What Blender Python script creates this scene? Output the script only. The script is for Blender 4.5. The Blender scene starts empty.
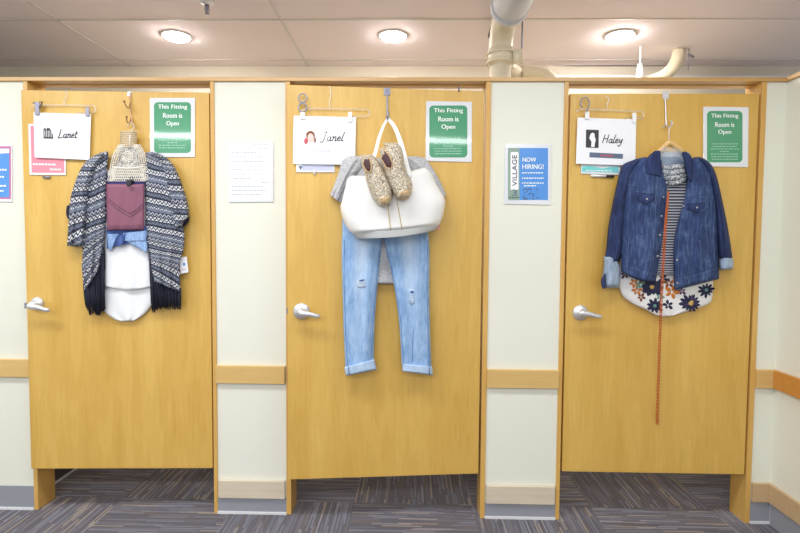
import bpy, bmesh, math, random
from mathutils import Vector, Matrix
from mathutils.bvhtree import BVHTree
random.seed(4)
PI = math.pi
SC = bpy.context.scene
COL = SC.collection

# ---------------------------------------------------------------- camera
F = 514.0
D, CH = 2.45, 1.335
RM = [[0.99972887, -0.00745217, 0.02206029], [0.00848084, 0.99886314, -0.04690958], [-0.02168563, 0.04708395, 0.99865551]]
def w(v): return Vector((v[0], v[2], -v[1]))
CAMP = Vector((0, -D, CH))
right, down, fwd = w(RM[0]), w(RM[1]), w(RM[2])
cam = bpy.data.cameras.new('camera'); co = bpy.data.objects.new('camera', cam); COL.objects.link(co)
M = Matrix((right, -down, -fwd)).transposed().to_4x4(); M.translation = CAMP
co.matrix_world = M
cam.sensor_width = 36; cam.lens = F / 800 * 36; cam.clip_start = 0.05; cam.clip_end = 60
SC.camera = co
# ---------------------------------------------------------------- light
SC.view_settings.view_transform = 'Standard'; SC.view_settings.look = 'None'
SC.view_settings.gamma = 1; SC.view_settings.use_curve_mapping = False
SC.view_settings.exposure = 0.24
wd = bpy.data.worlds.new('world'); SC.world = wd; wd.use_nodes = True
wd.node_tree.nodes['Background'].inputs[0].default_value = (0.88, 0.94, 1.0, 1)
wd.node_tree.nodes['Background'].inputs[1].default_value = 0.5
CEIL = 2.515
def area(name, loc, sx, sy, power, color, shape='RECTANGLE', spread=PI):
    l = bpy.data.lights.new(name, 'AREA'); l.shape = shape; l.size = sx; l.size_y = sy; l.energy = power; l.color = color
    l.spread = spread
    o = bpy.data.objects.new(name, l); COL.objects.link(o); o.location = loc
    return o
# fluorescent fixtures of the shop ceiling, in front of the fitting rooms
for y, pw in ((-1.0, 19), (-3.4, 34), (-5.9, 26)):
    for x, k in ((-2.3, 1.0), (-0.75, 0.95), (0.8, 0.72)):
        area('shop_ceiling_light', (x, y, CEIL - 0.02), 1.2, 0.28, pw * k, (0.95, 0.975, 1.0))

# ---------------------------------------------------------------- helpers
def ray(px, py):
    c = ((px - 400) / F, (py - 266.5) / F, 1.0)
    return Vector([sum(RM[i][j] * c[i] for i in range(3)) for j in range(3)])
class Plane:
    def __init__(s, p, n):
        s.p = Vector(p); s.n = Vector(n).normalized(); s.u = Vector((-s.n.y, s.n.x, 0)).normalized()
        if s.u.x < 0: s.u = -s.u
    def at(s, px, py, off=0.0):
        d = w(ray(px, py)); p0 = s.p + s.n * off
        return CAMP + d * ((p0 - CAMP).dot(s.n) / d.dot(s.n))
WALL = Plane((0, 0, 0), (0, -1, 0))
WPOS = {}
class MB:
    def __init__(s): s.v = []; s.f = []; s.m = []; s.uv = []
    def add(s, vs, fs, mi=0, uvs=None):
        b = len(s.v); s.v += [Vector(x) for x in vs]
        for k, f in enumerate(fs):
            s.f.append([b + i for i in f]); s.m.append(mi)
            s.uv.append([uvs[i] for i in f] if uvs else None)
        return s
    def box(s, x0, x1, y0, y1, z0, z1, mi=0):
        vs = [(x, y, z) for x in (x0, x1) for y in (y0, y1) for z in (z0, z1)]
        return s.add(vs, [(0, 1, 3, 2), (4, 6, 7, 5), (0, 4, 5, 1), (2, 3, 7, 6), (0, 2, 6, 4), (1, 5, 7, 3)], mi)
    def prism(s, pts, ext, mi=0):
        n = len(pts); ext = Vector(ext)
        vs = [Vector(p) for p in pts] + [Vector(p) + ext for p in pts]
        return s.add(vs, [list(range(n)), list(range(2 * n - 1, n - 1, -1))] + [(i, (i + 1) % n, n + (i + 1) % n, n + i) for i in range(n)], mi)
    def tube(s, pts, r, seg=8, mi=0, closed=False):
        pts = [Vector(p) for p in pts]; n = len(pts)
        rs = r if isinstance(r, (list, tuple)) else [r] * n
        vs = []; up = None
        for i, p in enumerate(pts):
            if closed: t = pts[(i + 1) % n] - pts[i - 1]
            else: t = pts[min(i + 1, n - 1)] - pts[max(i - 1, 0)]
            t.normalize()
            if up is None:
                up = Vector((0, 0, 1)) if abs(t.z) < 0.9 else Vector((0, 1, 0))
            a = t.cross(up)
            if a.length < 1e-4: a = t.cross(Vector((1, 0, 0)))
            a.normalize(); b = a.cross(t).normalized(); up = b
            for k in range(seg):
                th = 2 * PI * k / seg
                vs.append(p + (a * math.cos(th) + b * math.sin(th)) * rs[i])
        fs = []
        for i in range(n if closed else n - 1):
            j = (i + 1) % n
            for k in range(seg):
                l = (k + 1) % seg
                fs.append((i * seg + k, i * seg + l, j * seg + l, j * seg + k))
        if not closed: fs += [list(range(seg))[::-1], [(n - 1) * seg + k for k in range(seg)]]
        return s.add(vs, fs, mi)
    def lathe(s, c, axis, prof, seg=24, mi=0):
        axis = Vector(axis).normalized(); a = axis.orthogonal().normalized(); b = axis.cross(a)
        c = Vector(c); vs = []
        for (h, r) in prof:
            for k in range(seg):
                th = 2 * PI * k / seg
                vs.append(c + axis * h + (a * math.cos(th) + b * math.sin(th)) * max(r, 1e-5))
        n = len(prof)
        fs = [(i * seg + k, i * seg + (k + 1) % seg, (i + 1) * seg + (k + 1) % seg, (i + 1) * seg + k) for i in range(n - 1) for k in range(seg)]
        fs += [list(range(seg)), [(n - 1) * seg + k for k in range(seg)]]
        return s.add(vs, fs, mi)
    def ball(s, c, r, mi=0, seg=8):
        return s.lathe(Vector(c), (0, 0, 1), [(r * math.sin(a), r * math.cos(a)) for a in [(-PI / 2 + PI * i / 5) for i in range(6)]], seg, mi)
    def bvh(s): return BVHTree.FromPolygons([tuple(v) for v in s.v], [tuple(f) for f in s.f])
    def build(s, name, mats, parent=None, smooth=False, bevel=0, origin=None):
        if not isinstance(mats, (list, tuple)): mats = [mats]
        xs = [v.x for v in s.v]; ys = [v.y for v in s.v]; zs = [v.z for v in s.v]
        o0 = Vector(origin) if origin else Vector(((min(xs) + max(xs)) / 2, (min(ys) + max(ys)) / 2, min(zs)))
        if parent is not None and origin is None: o0 = WPOS[parent.name].copy()
        me = bpy.data.meshes.new(name)
        me.from_pydata([v - o0 for v in s.v], [], s.f)
        for m in mats: me.materials.append(m)
        uvl = me.uv_layers.new(name='UVMap')
        li = 0
        for k, p in enumerate(me.polygons):
            p.material_index = s.m[k]; p.use_smooth = smooth
            if s.uv[k]:
                for j, l in enumerate(p.loop_indices): uvl.data[l].uv = s.uv[k][j]
        bm = bmesh.new(); bm.from_mesh(me); bmesh.ops.recalc_face_normals(bm, faces=bm.faces[:]); bm.to_mesh(me); bm.free()
        o = bpy.data.objects.new(name, me); COL.objects.link(o)
        WPOS[o.name] = o0
        if parent is not None:
            o.parent = parent; o.location = o0 - WPOS[parent.name]
        else: o.location = o0
        if bevel:
            b = o.modifiers.new('bevel', 'BEVEL'); b.width = bevel; b.segments = 2; b.limit_method = 'ANGLE'
        return o
def struct(o): o['kind'] = 'structure'; return o
def tag(o, label, cat, group=None):
    o['label'] = label; o['category'] = cat
    if group: o['group'] = group
    return o
def thing(name, label, cat, loc, group=None):
    o = bpy.data.objects.new(name, None); COL.objects.link(o); o.location = loc; o.empty_display_size = 0.05
    WPOS[o.name] = Vector(loc); return tag(o, label, cat, group)
def cr(pts, n):
    """smooth curve through pts (tuples of any dimension), n samples, even in index"""
    m = len(pts); out = []
    for i in range(n):
        x = i / (n - 1) * (m - 1); k = min(int(x), m - 2); t = x - k
        p0, p1, p2, p3 = pts[max(k - 1, 0)], pts[k], pts[k + 1], pts[min(k + 2, m - 1)]
        out.append(tuple(0.5 * (2 * b + (c - a) * t + (2 * a - 5 * b + 4 * c - d) * t * t + (3 * b - a - 3 * c + d) * t ** 3) for a, b, c, d in zip(p0, p1, p2, p3)))
    return out
def sheet(mb, pl, L, R, off, thick, folds=(), nu=40, nv=40, p=0.45, warp=None, norm=False, hem=0.0, top=0.0, mi=0, wob=0.0, tilt=0.0):
    """a closed cloth body between two outlines: off = its back, thick = bulge; folds = (waves, amplitude, phase, drift, grow)"""
    LL, RR = cr(L, nv), cr(R, nv)
    W = (pl.at(*RR[nv // 2]) - pl.at(*LL[nv // 2])).length
    H = sum((pl.at(*LL[i + 1]) - pl.at(*LL[i])).length for i in range(nv - 1))
    H2 = sum((pl.at(*RR[i + 1]) - pl.at(*RR[i])).length for i in range(nv - 1)); H = (H + H2) / 2
    vs = []; uv = []
    for side in (1, 0):
        for j in range(nv):
            t = j / (nv - 1)
            for i in range(nu):
                s = i / (nu - 1)
                x = LL[j][0] * (1 - s) + RR[j][0] * s; y = LL[j][1] * (1 - s) + RR[j][1] * s
                if warp:
                    dx, dy = warp(s, t); x += dx; y += dy
                if wob: x += wob * math.sin(t * 37 + s * 5) * abs(2 * s - 1)
                prof = max(0.0, 1 - abs(2 * s - 1) ** 2.4) ** p
                e = 1.0
                if hem: e *= min(1.0, ((1 - t) / hem)) ** 0.5 if t > 1 - hem else 1.0
                if top: e *= min(1.0, (t / top)) ** 0.5 if t < top else 1.0
                if side:
                    f = sum(A * math.sin(2 * PI * (k * s + ph + dr * t) + 1.3 * math.sin(3.1 * t + ph * 9)) * ((1 - g) + g * t) for (k, A, ph, dr, g) in folds)
                    o = off + 0.0015 + (thick * e + f * min(1, e * 1.2)) * prof
                    o = max(o, off + 0.001)
                else: o = off
                vs.append(pl.at(x, y, o))
                uv.append((s if norm else s * W, t * H + tilt * s * W))
    fs = []; N = nu * nv
    for j in range(nv - 1):
        for i in range(nu - 1):
            a = j * nu + i
            fs.append((a, a + 1, a + nu + 1, a + nu)); fs.append((N + a, N + a + nu, N + a + nu + 1, N + a + 1))
    for i in range(nu - 1):
        fs.append((i, N + i, N + i + 1, i + 1)); b = (nv - 1) * nu + i; fs.append((b, b + 1, N + b + 1, N + b))
    for j in range(nv - 1):
        a = j * nu; fs.append((a, a + nu, N + a + nu, N + a)); a = j * nu + nu - 1; fs.append((a, N + a, N + a + nu, a + nu))
    mb.add(vs, fs, mi, uv); return mb
def onto(bvh, pl, px, py, eps=0.0012, fallback=0.04):
    d = w(ray(px, py)).normalized(); h = bvh.ray_cast(CAMP, d)
    if h[0] is None: return pl.at(px, py, fallback)
    return h[0] - d * eps
def seam(mb, bvh, pl, pts, r=0.0009, n=None, eps=0.0008, mi=0, fallback=0.04):
    """a stitched line lying on a body; pts in a row"""
    n = n or max(6, int(sum(math.hypot(b[0] - a[0], b[1] - a[1]) for a, b in zip(pts, pts[1:])) / 1.3))
    q = []; m = len(pts) - 1
    for i in range(n):
        x = i / (n - 1) * m; k = min(int(x), m - 1); t = x - k
        q.append((pts[k][0] * (1 - t) + pts[k + 1][0] * t, pts[k][1] * (1 - t) + pts[k + 1][1] * t))
    mb.tube([onto(bvh, pl, a, b, eps, fallback) for a, b in q], r, 5, mi)
def patch(mb, bvh, pl, poly, th=0.0012, mi=0, fallback=0.04):
    """thin piece of cloth or print (fan from its centre) lying on a body"""
    cx = sum(p[0] for p in poly) / len(poly); cy = sum(p[1] for p in poly) / len(poly)
    ring = [onto(bvh, pl, a, b, th, fallback) for a, b in poly]; mid = [onto(bvh, pl, (a + cx) / 2, (b + cy) / 2, th, fallback) for a, b in poly]
    c = onto(bvh, pl, cx, cy, th, fallback); n = len(poly)
    back = [p - pl.n * (th + 0.0005) for p in ring]
    fs = [(i, (i + 1) % n, n + (i + 1) % n, n + i) for i in range(n)] + [(n + i, n + (i + 1) % n, 2 * n) for i in range(n)] + [(2 * n + 1 + i, 2 * n + 1 + (i + 1) % n, (i + 1) % n, i) for i in range(n)]
    mb.add(ring + mid + [c] + back, fs + [[2 * n + 1 + i for i in range(n)][::-1]], mi)
def quad(mb, pl, x0, y0, x1, y1, off, th, mi=0, r=0.0, corners=None):
    """upright card on a plane, from its corner pixels; rounded by r pixels"""
    if corners: pts = corners
    elif r:
        pts = []
        for (cx, cy, a0) in ((x1 - r, y0 + r, -90), (x1 - r, y1 - r, 0), (x0 + r, y1 - r, 90), (x0 + r, y0 + r, 180)):
            for k in range(6):
                a = math.radians(a0 + 18 * k); pts.append((cx + r * math.cos(a), cy + r * math.sin(a)))
    else: pts = [(x0, y0), (x1, y0), (x1, y1), (x0, y1)]
    mb.prism([pl.at(a, b, off) for a, b in pts], pl.n * th, mi); return mb

# ---------------------------------------------------------------- materials
class NT:
    def __init__(s, name):
        s.mat = bpy.data.materials.new(name); s.mat.use_nodes = True; s.t = s.mat.node_tree
        s.b = s.t.nodes['Principled BSDF']
    def n(s, typ, ins=None, **kw):
        x = s.t.nodes.new('ShaderNode' + typ)
        for k, v in kw.items(): setattr(x, k, v)
        for k, v in (ins or {}).items():
            if hasattr(v, 'is_output') or isinstance(v, bpy.types.NodeSocket): s.t.links.new(v, x.inputs[k])
            else: x.inputs[k].default_value = v
        return x
    def math(s, op, a, b=0.0, c=None):
        ins = {0: a, 1: b}
        if c is not None: ins[2] = c
        return s.n('Math', ins, operation=op).outputs[0]
    def ramp(s, fac, stops, interp='LINEAR'):
        r = s.n('ValToRGB', {0: fac}); e = r.color_ramp.elements; r.color_ramp.interpolation = interp
        while len(e) < len(stops): e.new(0.5)
        for i, (p, c) in enumerate(stops):
            e[i].position = p; e[i].color = tuple(c) + (1,) if len(c) == 3 else c
        return r.outputs[0]
    def mix(s, f, a, b, bt='MIX'):
        x = s.n('Mix', data_type='RGBA', blend_type=bt)
        for i, v in ((0, f), (6, a), (7, b)):
            if isinstance(v, bpy.types.NodeSocket): s.t.links.new(v, x.inputs[i])
            else: x.inputs[i].default_value = v if i == 0 else tuple(v) + (1,)
        return x.outputs[2]
    def coord(s, kind='Object', scale=(1, 1, 1), loc=(0, 0, 0)):
        tc = s.n('TexCoord'); m = s.n('Mapping', {0: tc.outputs[kind], 'Scale': scale, 'Location': loc}); return m.outputs[0]
    def xyz(s, v): x = s.n('SeparateXYZ', {0: v}); return x.outputs
    def noise(s, v, scale, detail=3, rough=0.55, out=0): return s.n('TexNoise', {'Vector': v, 'Scale': scale, 'Detail': detail, 'Roughness': rough}).outputs[out]
    def fin(s, color=None, rough=0.6, bump=None, bs=0.2, dist=0.002, **kw):
        if color is not None:
            if isinstance(color, bpy.types.NodeSocket): s.t.links.new(color, s.b.inputs['Base Color'])
            else: s.b.inputs['Base Color'].default_value = tuple(color) + (1,)
        s.b.inputs['Roughness'].default_value = rough
        for k, v in kw.items(): s.b.inputs[k.replace('_', ' ')].default_value = v
        if bump is not None:
            b = s.n('Bump', {'Strength': bs, 'Distance': dist, 'Height': bump}); s.t.links.new(b.outputs[0], s.b.inputs['Normal'])
        return s.mat
def srgb(r, g, b):
    f = lambda c: ((c / 255 + 0.055) / 1.055) ** 2.4 if c > 10 else c / 255 / 12.92
    return (f(r), f(g), f(b))
def plain(name, c, rough=0.5, var=0.06, **kw):
    t = NT(name); nz = t.noise(t.coord(), 14, 3)
    c = srgb(*c); col = t.mix(nz, [x * (1 - var) for x in c], [min(1, x * (1 + var)) for x in c])
    return t.fin(col, rough, **kw)
def wood(name, c1, c2, rough=0.35, vertical=True, fig=1.0, seed=0):
    t = NT(name); sc = (1, 1, 0.11) if vertical else (0.07, 1, 1)
    v = t.coord('Object', sc, (seed, seed * 0.7, seed * 0.3))
    a = t.noise(v, 9 * fig, 5, 0.6); b = t.noise(v, 70, 4, 0.7)
    big = t.noise(t.coord('Object', (1, 1, 0.5)), 1.6, 2)
    f = t.math('ADD', t.math('MULTIPLY', a, 0.55), t.math('ADD', t.math('MULTIPLY', b, 0.2), t.math('MULTIPLY', big, 0.3)))
    rings = t.math('SINE', t.math('MULTIPLY', a, 60.0)); f = t.math('ADD', f, t.math('MULTIPLY', rings, 0.028))
    col = t.ramp(f, [(0.31, srgb(*c1)), (0.70, srgb(*c2))])
    return t.fin(col, rough, b, 0.05, 0.001, Coat_Weight=0.25, Coat_Roughness=0.3)
def carpet():
    t = NT('carpet_tiles'); v = t.coord('Object', (1 / 0.6, 1 / 0.6, 1), (0.28 / 0.6, -0.12 / 0.6, 0))
    x, y, z = t.xyz(v)
    fx, fy = t.math('FLOOR', x), t.math('FLOOR', y)
    par = t.math('MODULO', t.math('ADD', t.math('ADD', fx, fy), 100.0), 2.0)
    def pick(a, b): return t.n('Mix', {0: par, 2: a, 3: b}).outputs[0]
    u = pick(x, y); s = pick(y, x)
    idx = t.math('FLOOR', t.math('MULTIPLY', u, 76.0))
    r1 = t.n('TexWhiteNoise', {'W': idx}, noise_dimensions='1D').outputs[0]
    seg = t.math('FLOOR', t.math('ADD', t.math('MULTIPLY', s, 3.2), t.math('MULTIPLY', r1, 7.0)))
    cv = t.n('CombineXYZ', {0: idx, 1: seg, 2: par}).outputs[0]
    r2 = t.n('TexWhiteNoise', {'Vector': cv}, noise_dimensions='3D').outputs[0]
    col = t.ramp(r2, [(0, srgb(78, 76, 86)), (0.28, srgb(106, 106, 120)), (0.5, srgb(90, 84, 94)), (0.68, srgb(124, 126, 140)), (0.82, srgb(106, 92, 86)), (0.9, srgb(164, 150, 132)), (0.96, srgb(150, 150, 158))], 'CONSTANT')
    fine = t.noise(t.coord(), 260, 2); col = t.mix(0.35, col, t.mix(fine, srgb(60, 58, 64), srgb(150, 146, 150)))
    return t.fin(col, 0.95, fine, 0.5, 0.004)
def denim(name, dark, mid, light, fade='none', s2=1.0):
    t = NT(name); uvv = t.coord('UV'); ob = t.coord('Object')
    n1 = t.noise(t.coord('Object', (1, 1, 0.25)), 75, 3, 0.7); n2 = t.noise(ob, 13, 5); n3 = t.noise(ob, 420, 1)
    f = t.math('ADD', t.math('MULTIPLY', n1, 0.48), t.math('ADD', t.math('MULTIPLY', n2, 0.32), t.math('MULTIPLY', n3, 0.2)))
    col = t.ramp(f, [(0.38, srgb(*dark)), (0.5, srgb(*mid)), (0.63, srgb(*light))])
    if fade == 'leg':
        x, y, z = t.xyz(uvv)
        c = t.math('ABSOLUTE', t.math('SUBTRACT', t.math('ADD', x, t.math('MULTIPLY', t.math('SUBTRACT', n2, 0.5), 0.2)), 0.52))
        g = t.ramp(c, [(0.02, (0.75, 0.75, 0.75)), (0.28, (0, 0, 0))])
        vv = t.ramp(y, [(0.0, (0.4, 0.4, 0.4)), (0.25, (1, 1, 1)), (0.62, (0.15, 0.15, 0.15))])
        col = t.mix(t.math('MULTIPLY', g, vv), col, srgb(205, 220, 236))
    return t.fin(col, 0.9, t.math('ADD', n1, n3), 0.35, 0.0015)
def kimono_mat(name, mirror=1):
    t = NT(name); x, y, z = t.xyz(t.coord('UV'))
    nz = t.noise(t.coord('UV'), 18, 2); y = t.math('ADD', y, t.math('MULTIPLY', nz, 0.010))
    f = t.math('FRACT', t.math('DIVIDE', y, 0.125))
    dk, gr, lt, wh = srgb(26, 30, 48), srgb(112, 120, 140), srgb(176, 180, 190), srgb(226, 228, 232)
    base = t.ramp(f, [(0, gr), (0.09, dk), (0.12, lt), (0.26, dk), (0.29, wh), (0.42, dk), (0.47, gr), (0.58, dk), (0.66, wh), (0.82, dk), (0.85, gr), (0.95, wh)], 'CONSTANT')
    zone = t.ramp(f, [(0, (0, 0, 0)), (0.12, (1, 1, 1)), (0.26, (0, 0, 0)), (0.29, (1, 1, 1)), (0.42, (0, 0, 0)), (0.47, (.7, .7, .7)), (0.58, (0, 0, 0)), (0.66, (1, 1, 1)), (0.82, (0, 0, 0)), (0.85, (.8, .8, .8))], 'CONSTANT')
    zig = t.math('ABSOLUTE', t.math('SUBTRACT', t.math('FRACT', t.math('MULTIPLY', x, 54.0)), 0.5))
    q = t.math('FRACT', t.math('ADD', t.math('MULTIPLY', y, 64.0), t.math('MULTIPLY', zig, 1.6)))
    mk = t.math('LESS_THAN', q, 0.5)
    col = t.mix(t.math('MULTIPLY', mk, zone), base, dk)
    fine = t.noise(t.coord('Object'), 330, 2); col = t.mix(t.math('MULTIPLY', fine, 0.2), col, srgb(120, 124, 140))
    return t.fin(col, 0.95, fine, 0.4, 0.002)
def stripe_mat():
    t = NT('striped_knit'); x, y, z = t.xyz(t.coord('UV'))
    f = t.math('FRACT', t.math('MULTIPLY', y, 82.0))
    col = t.ramp(f, [(0, srgb(52, 54, 68)), (0.58, srgb(176, 178, 186))], 'CONSTANT'); return t.fin(col, 0.95)
def glitter():
    t = NT('gold_glitter'); v = t.n('TexVoronoi', {'Vector': t.coord('Object'), 'Scale': 330.0})
    r = t.xyz(v.outputs['Color'])[0]
    col = t.ramp(r, [(0, srgb(120, 100, 84)), (0.16, srgb(184, 166, 136)), (0.42, srgb(214, 200, 172)), (0.68, srgb(238, 232, 216)), (0.9, srgb(140, 146, 148))], 'CONSTANT')
    return t.fin(col, 0.45, r, 0.6, 0.002, Metallic=0.25)
def crinkle(name, c, scale=60, bs=0.5, rough=0.9, dist=0.003, var=0.12):
    t = NT(name); n = t.noise(t.coord('Object'), scale, 4, 0.7); c = srgb(*c)
    return t.fin(t.mix(n, [x * (1 - var) for x in c], [min(1, x * (1 + var)) for x in c]), rough, n, bs, dist)
def speck(name, a, b, scale=200):
    t = NT(name); n = t.noise(t.coord('Object'), scale, 3, 0.8)
    return t.fin(t.ramp(n, [(0.38, srgb(*a)), (0.62, srgb(*b))]), 0.9, n, 0.3, 0.002)
def clear(name):
    t = NT(name); n = t.noise(t.coord('Object'), 30, 2)
    return t.fin(srgb(235, 238, 240), 0.12, n, 0.3, 0.002, Alpha=0.2)
def emis(name, c, s):
    t = NT(name); t.b.inputs['Emission Color'].default_value = tuple(c) + (1,); t.b.inputs['Emission Strength'].default_value = s
    return t.fin(c, 0.5)

m_paint = crinkle('wall_paint', (230, 230, 216), 90, 0.04, 0.75, 0.001, 0.012)
m_paint_r = m_paint
m_backpaint = crinkle('rear_wall_paint', (244, 236, 220), 90, 0.04, 0.8, 0.001, 0.015)
m_ceil = crinkle('ceiling_tile', (246, 234, 238), 240, 0.25, 0.95, 0.001, 0.03)
m_tbar = plain('ceiling_grid', (222, 216, 212), 0.5)
m_carpet = carpet()
m_door = wood('door_veneer', (200, 155, 64), (226, 187, 100), 0.36, True, 1.0, 0)
m_jamb = wood('jamb_wood', (204, 154, 74), (220, 178, 98), 0.35, True, 2, 3)
m_rail = wood('rail_wood', (206, 168, 100), (224, 190, 124), 0.4, False, 2, 5)
m_railor = wood('amber_rail_wood', (188, 122, 48), (214, 150, 70), 0.35, False, 2, 7)
m_base = wood('pale_base_wood', (200, 186, 162), (222, 210, 188), 0.45, False, 3, 9)
m_baseor = wood('tan_base_wood', (190, 160, 118), (206, 178, 138), 0.45, False, 3, 11)
m_cap = wood('cap_wood', (190, 146, 84), (214, 174, 112), 0.35, False, 2, 13)
m_cove = plain('grey_rubber_cove', (150, 152, 160), 0.4, 0.03)
m_covedark = plain('dark_rubber_cove', (84, 80, 88), 0.5, 0.03)
m_edge = plain('pale_floor_edge', (214, 214, 216), 0.5)
m_white = plain('white_plastic', (240, 241, 242), 0.4, 0.01)
m_paper = plain('white_paper', (246, 247, 250), 0.25, 0.008, Coat_Weight=0.6, Coat_Roughness=0.06)
m_acryl = plain('clear_holder_edge', (226, 229, 233), 0.15, 0.01, Coat_Weight=1.0, Coat_Roughness=0.04)
m_green = plain('green_print', (66, 152, 108), 0.25, 0.03, Coat_Weight=0.8, Coat_Roughness=0.05)
m_ink = plain('black_ink', (52, 52, 58), 0.4)
m_inkpale = plain('pale_green_ink', (160, 206, 182), 0.4)
m_inkgrey = plain('grey_ink', (176, 182, 196), 0.4)
m_inkwhite = plain('white_ink', (240, 246, 242), 0.3)
m_pink = plain('pink_print', (238, 140, 158), 0.3, 0.03, Coat_Weight=0.5)
m_blue = plain('blue_print', (82, 148, 222), 0.25, 0.04, Coat_Weight=0.8, Coat_Roughness=0.05)
m_rose = plain('rose_print', (196, 120, 160), 0.3)
m_teal = plain('teal_print', (120, 210, 210), 0.3)
m_slate = plain('slate_print', (96, 112, 134), 0.3)
m_red = plain('red_print', (196, 84, 92), 0.4)
m_lilac = plain('lilac_print', (196, 200, 236), 0.3)
m_skin = plain('pale_face_print', (238, 206, 196), 0.4)
m_olive = plain('grey_green_print', (142, 166, 150), 0.3)
m_chrome = plain('brushed_chrome', (222, 224, 228), 0.38, 0.02, Metallic=0.65)
m_wire = plain('copper_wire', (176, 140, 116), 0.3, 0.02, Metallic=0.9)
m_greymetal = plain('grey_metal', (150, 150, 166), 0.35, 0.02, Metallic=0.7)
m_clear = clear('clear_plastic')
m_black = plain('black_plastic', (36, 36, 40), 0.4)
m_kim = kimono_mat('woven_stripe_cloth')
m_fringe = plain('black_fringe_yarn', (34, 36, 52), 0.95)
m_blouse = crinkle('white_crepe', (236, 238, 240), 160, 0.35, 0.85, 0.0015, 0.02)
m_clutch = crinkle('plum_leather', (136, 82, 104), 90, 0.6, 0.5, 0.002, 0.12)
m_plumedge = plain('dark_plum_leather', (98, 58, 80), 0.5)
m_navy = plain('navy_cloth', (54, 58, 112), 0.9)
m_chamb = denim('chambray', (104, 134, 186), (138, 168, 212), (170, 194, 228))
m_chambd = denim('dark_chambray', (48, 66, 122), (66, 90, 150), (90, 116, 172))
m_crochet = crinkle('cream_yarn', (234, 228, 214), 200, 0.6, 0.95, 0.002, 0.12)
m_rope = crinkle('tan_yarn', (206, 186, 150), 200, 0.6, 0.95, 0.002, 0.12)
m_lace = speck('lace_web', (120, 118, 116), (222, 218, 208), 130)
m_jeans = denim('light_wash_denim', (118, 154, 198), (142, 176, 216), (170, 198, 228), 'leg')
m_cuff = denim('pale_cuff_denim', (158, 184, 216), (178, 202, 230), (200, 218, 238))
m_seam_b = plain('blue_seam', (92, 124, 172), 0.9)
m_jacket = denim('dark_wash_denim', (32, 46, 84), (46, 64, 108), (88, 110, 150))
m_jackd = denim('navy_denim', (26, 36, 70), (36, 50, 92), (54, 72, 116))
m_jcuff = denim('turned_cuff_denim', (132, 150, 174), (158, 176, 198), (184, 198, 216))
m_stitch = plain('pale_stitching', (86, 104, 144), 0.8)
m_button = plain('silver_button', (214, 208, 200), 0.3, 0.02, Metallic=0.8)
m_stripe = stripe_mat()
m_scarf = speck('marled_knit', (58, 64, 76), (214, 218, 222), 110)
m_floralw = crinkle('white_floral_cloth', (234, 232, 232), 140, 0.2, 0.85, 0.001, 0.02)
m_fnavy = plain('navy_flower', (40, 42, 72), 0.85)
m_forange = plain('orange_leaf', (204, 122, 44), 0.85)
m_fbrown = plain('brown_leaf', (126, 72, 40), 0.85)
m_fpurple = plain('plum_flower', (96, 66, 104), 0.85)
m_fgold = plain('gold_centre', (206, 172, 96), 0.85)
m_fsage = plain('sage_leaf', (110, 158, 148), 0.85)
m_beadw = plain('amber_bead', (188, 92, 34), 0.5)
m_hwood = wood('hanger_wood', (210, 168, 102), (228, 192, 130), 0.35, False, 2, 15)
m_tote = crinkle('white_tote_leather', (240, 239, 236), 120, 0.15, 0.5, 0.001, 0.012)
m_totebase = plain('grey_trim', (186, 188, 186), 0.5)
m_goldline = plain('gold_trim', (198, 180, 122), 0.4)
m_greytee = speck('heather_grey_knit', (158, 158, 162), (204, 204, 206), 160)
m_glit = glitter()
m_tan = plain('tan_leather', (202, 170, 126), 0.5)
m_lining = plain('dark_plum_lining', (84, 56, 60), 0.7)
m_pipecream = plain('cream_pipe', (232, 222, 196), 0.4, 0.02)
m_pipeblue = plain('pale_grey_jacket', (206, 210, 218), 0.45, 0.03)
m_dark = plain('dark_strap', (60, 56, 60), 0.6)  # pipe strap; also the painted shadow strip at the rear wall's ceiling gap
m_lens = emis('downlight_lens', (1, 0.95, 0.9), 105)
m_lens3 = emis('bright_downlight_lens', (1, 0.95, 0.9), 165)

# ---------------------------------------------------------------- setting
XV = dict(a=-1.8538, b=-0.9566, b2=-0.9382, c=-0.5999, c2=-0.5764, d=0.3434, d2=0.3667, e=0.707, e2=0.7262, f=1.6115, f2=1.6343, g=1.7288)
XL = -3.4; BACK = 1.09; JD = 0.115; TOPZ = 2.087
struct(MB().box(XL, 3.6, -7.5, BACK + 0.12, -0.08, 0).build('floor', m_carpet, origin=(0, 0, 0)))
struct(MB().box(XL, 3.6, -7.5, BACK + 0.12, CEIL + 0.012, CEIL + 0.06).build('ceiling', m_ceil, origin=(0, 0, CEIL)))
tb = MB()
for i in range(-3, 5):
    x = 0.508 + 1.22 * (i - 0) - 0.0; x = -0.711 + 1.22 * (i)
    if XL < x < 1.5: tb.box(x - 0.007, x + 0.007, -7.5, BACK, CEIL + 0.008, CEIL + 0.0125)
for j in range(-14, 3):
    y = 0.359 + 0.61 * j
    if y < BACK: tb.box(XL, 3.6, y - 0.007, y + 0.007, CEIL + 0.008, CEIL + 0.0122)
struct(tb.build('trim_ceiling_grid', m_tbar))
struct(MB().box(XL, 3.6, BACK, BACK + 0.12, 0, CEIL + 0.012).build('wall_back', m_backpaint))
struct(MB().box(XL - 0.1, XL, -7.5, BACK + 0.12, 0, CEIL + 0.012).build('wall_far_left', m_paint))
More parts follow.
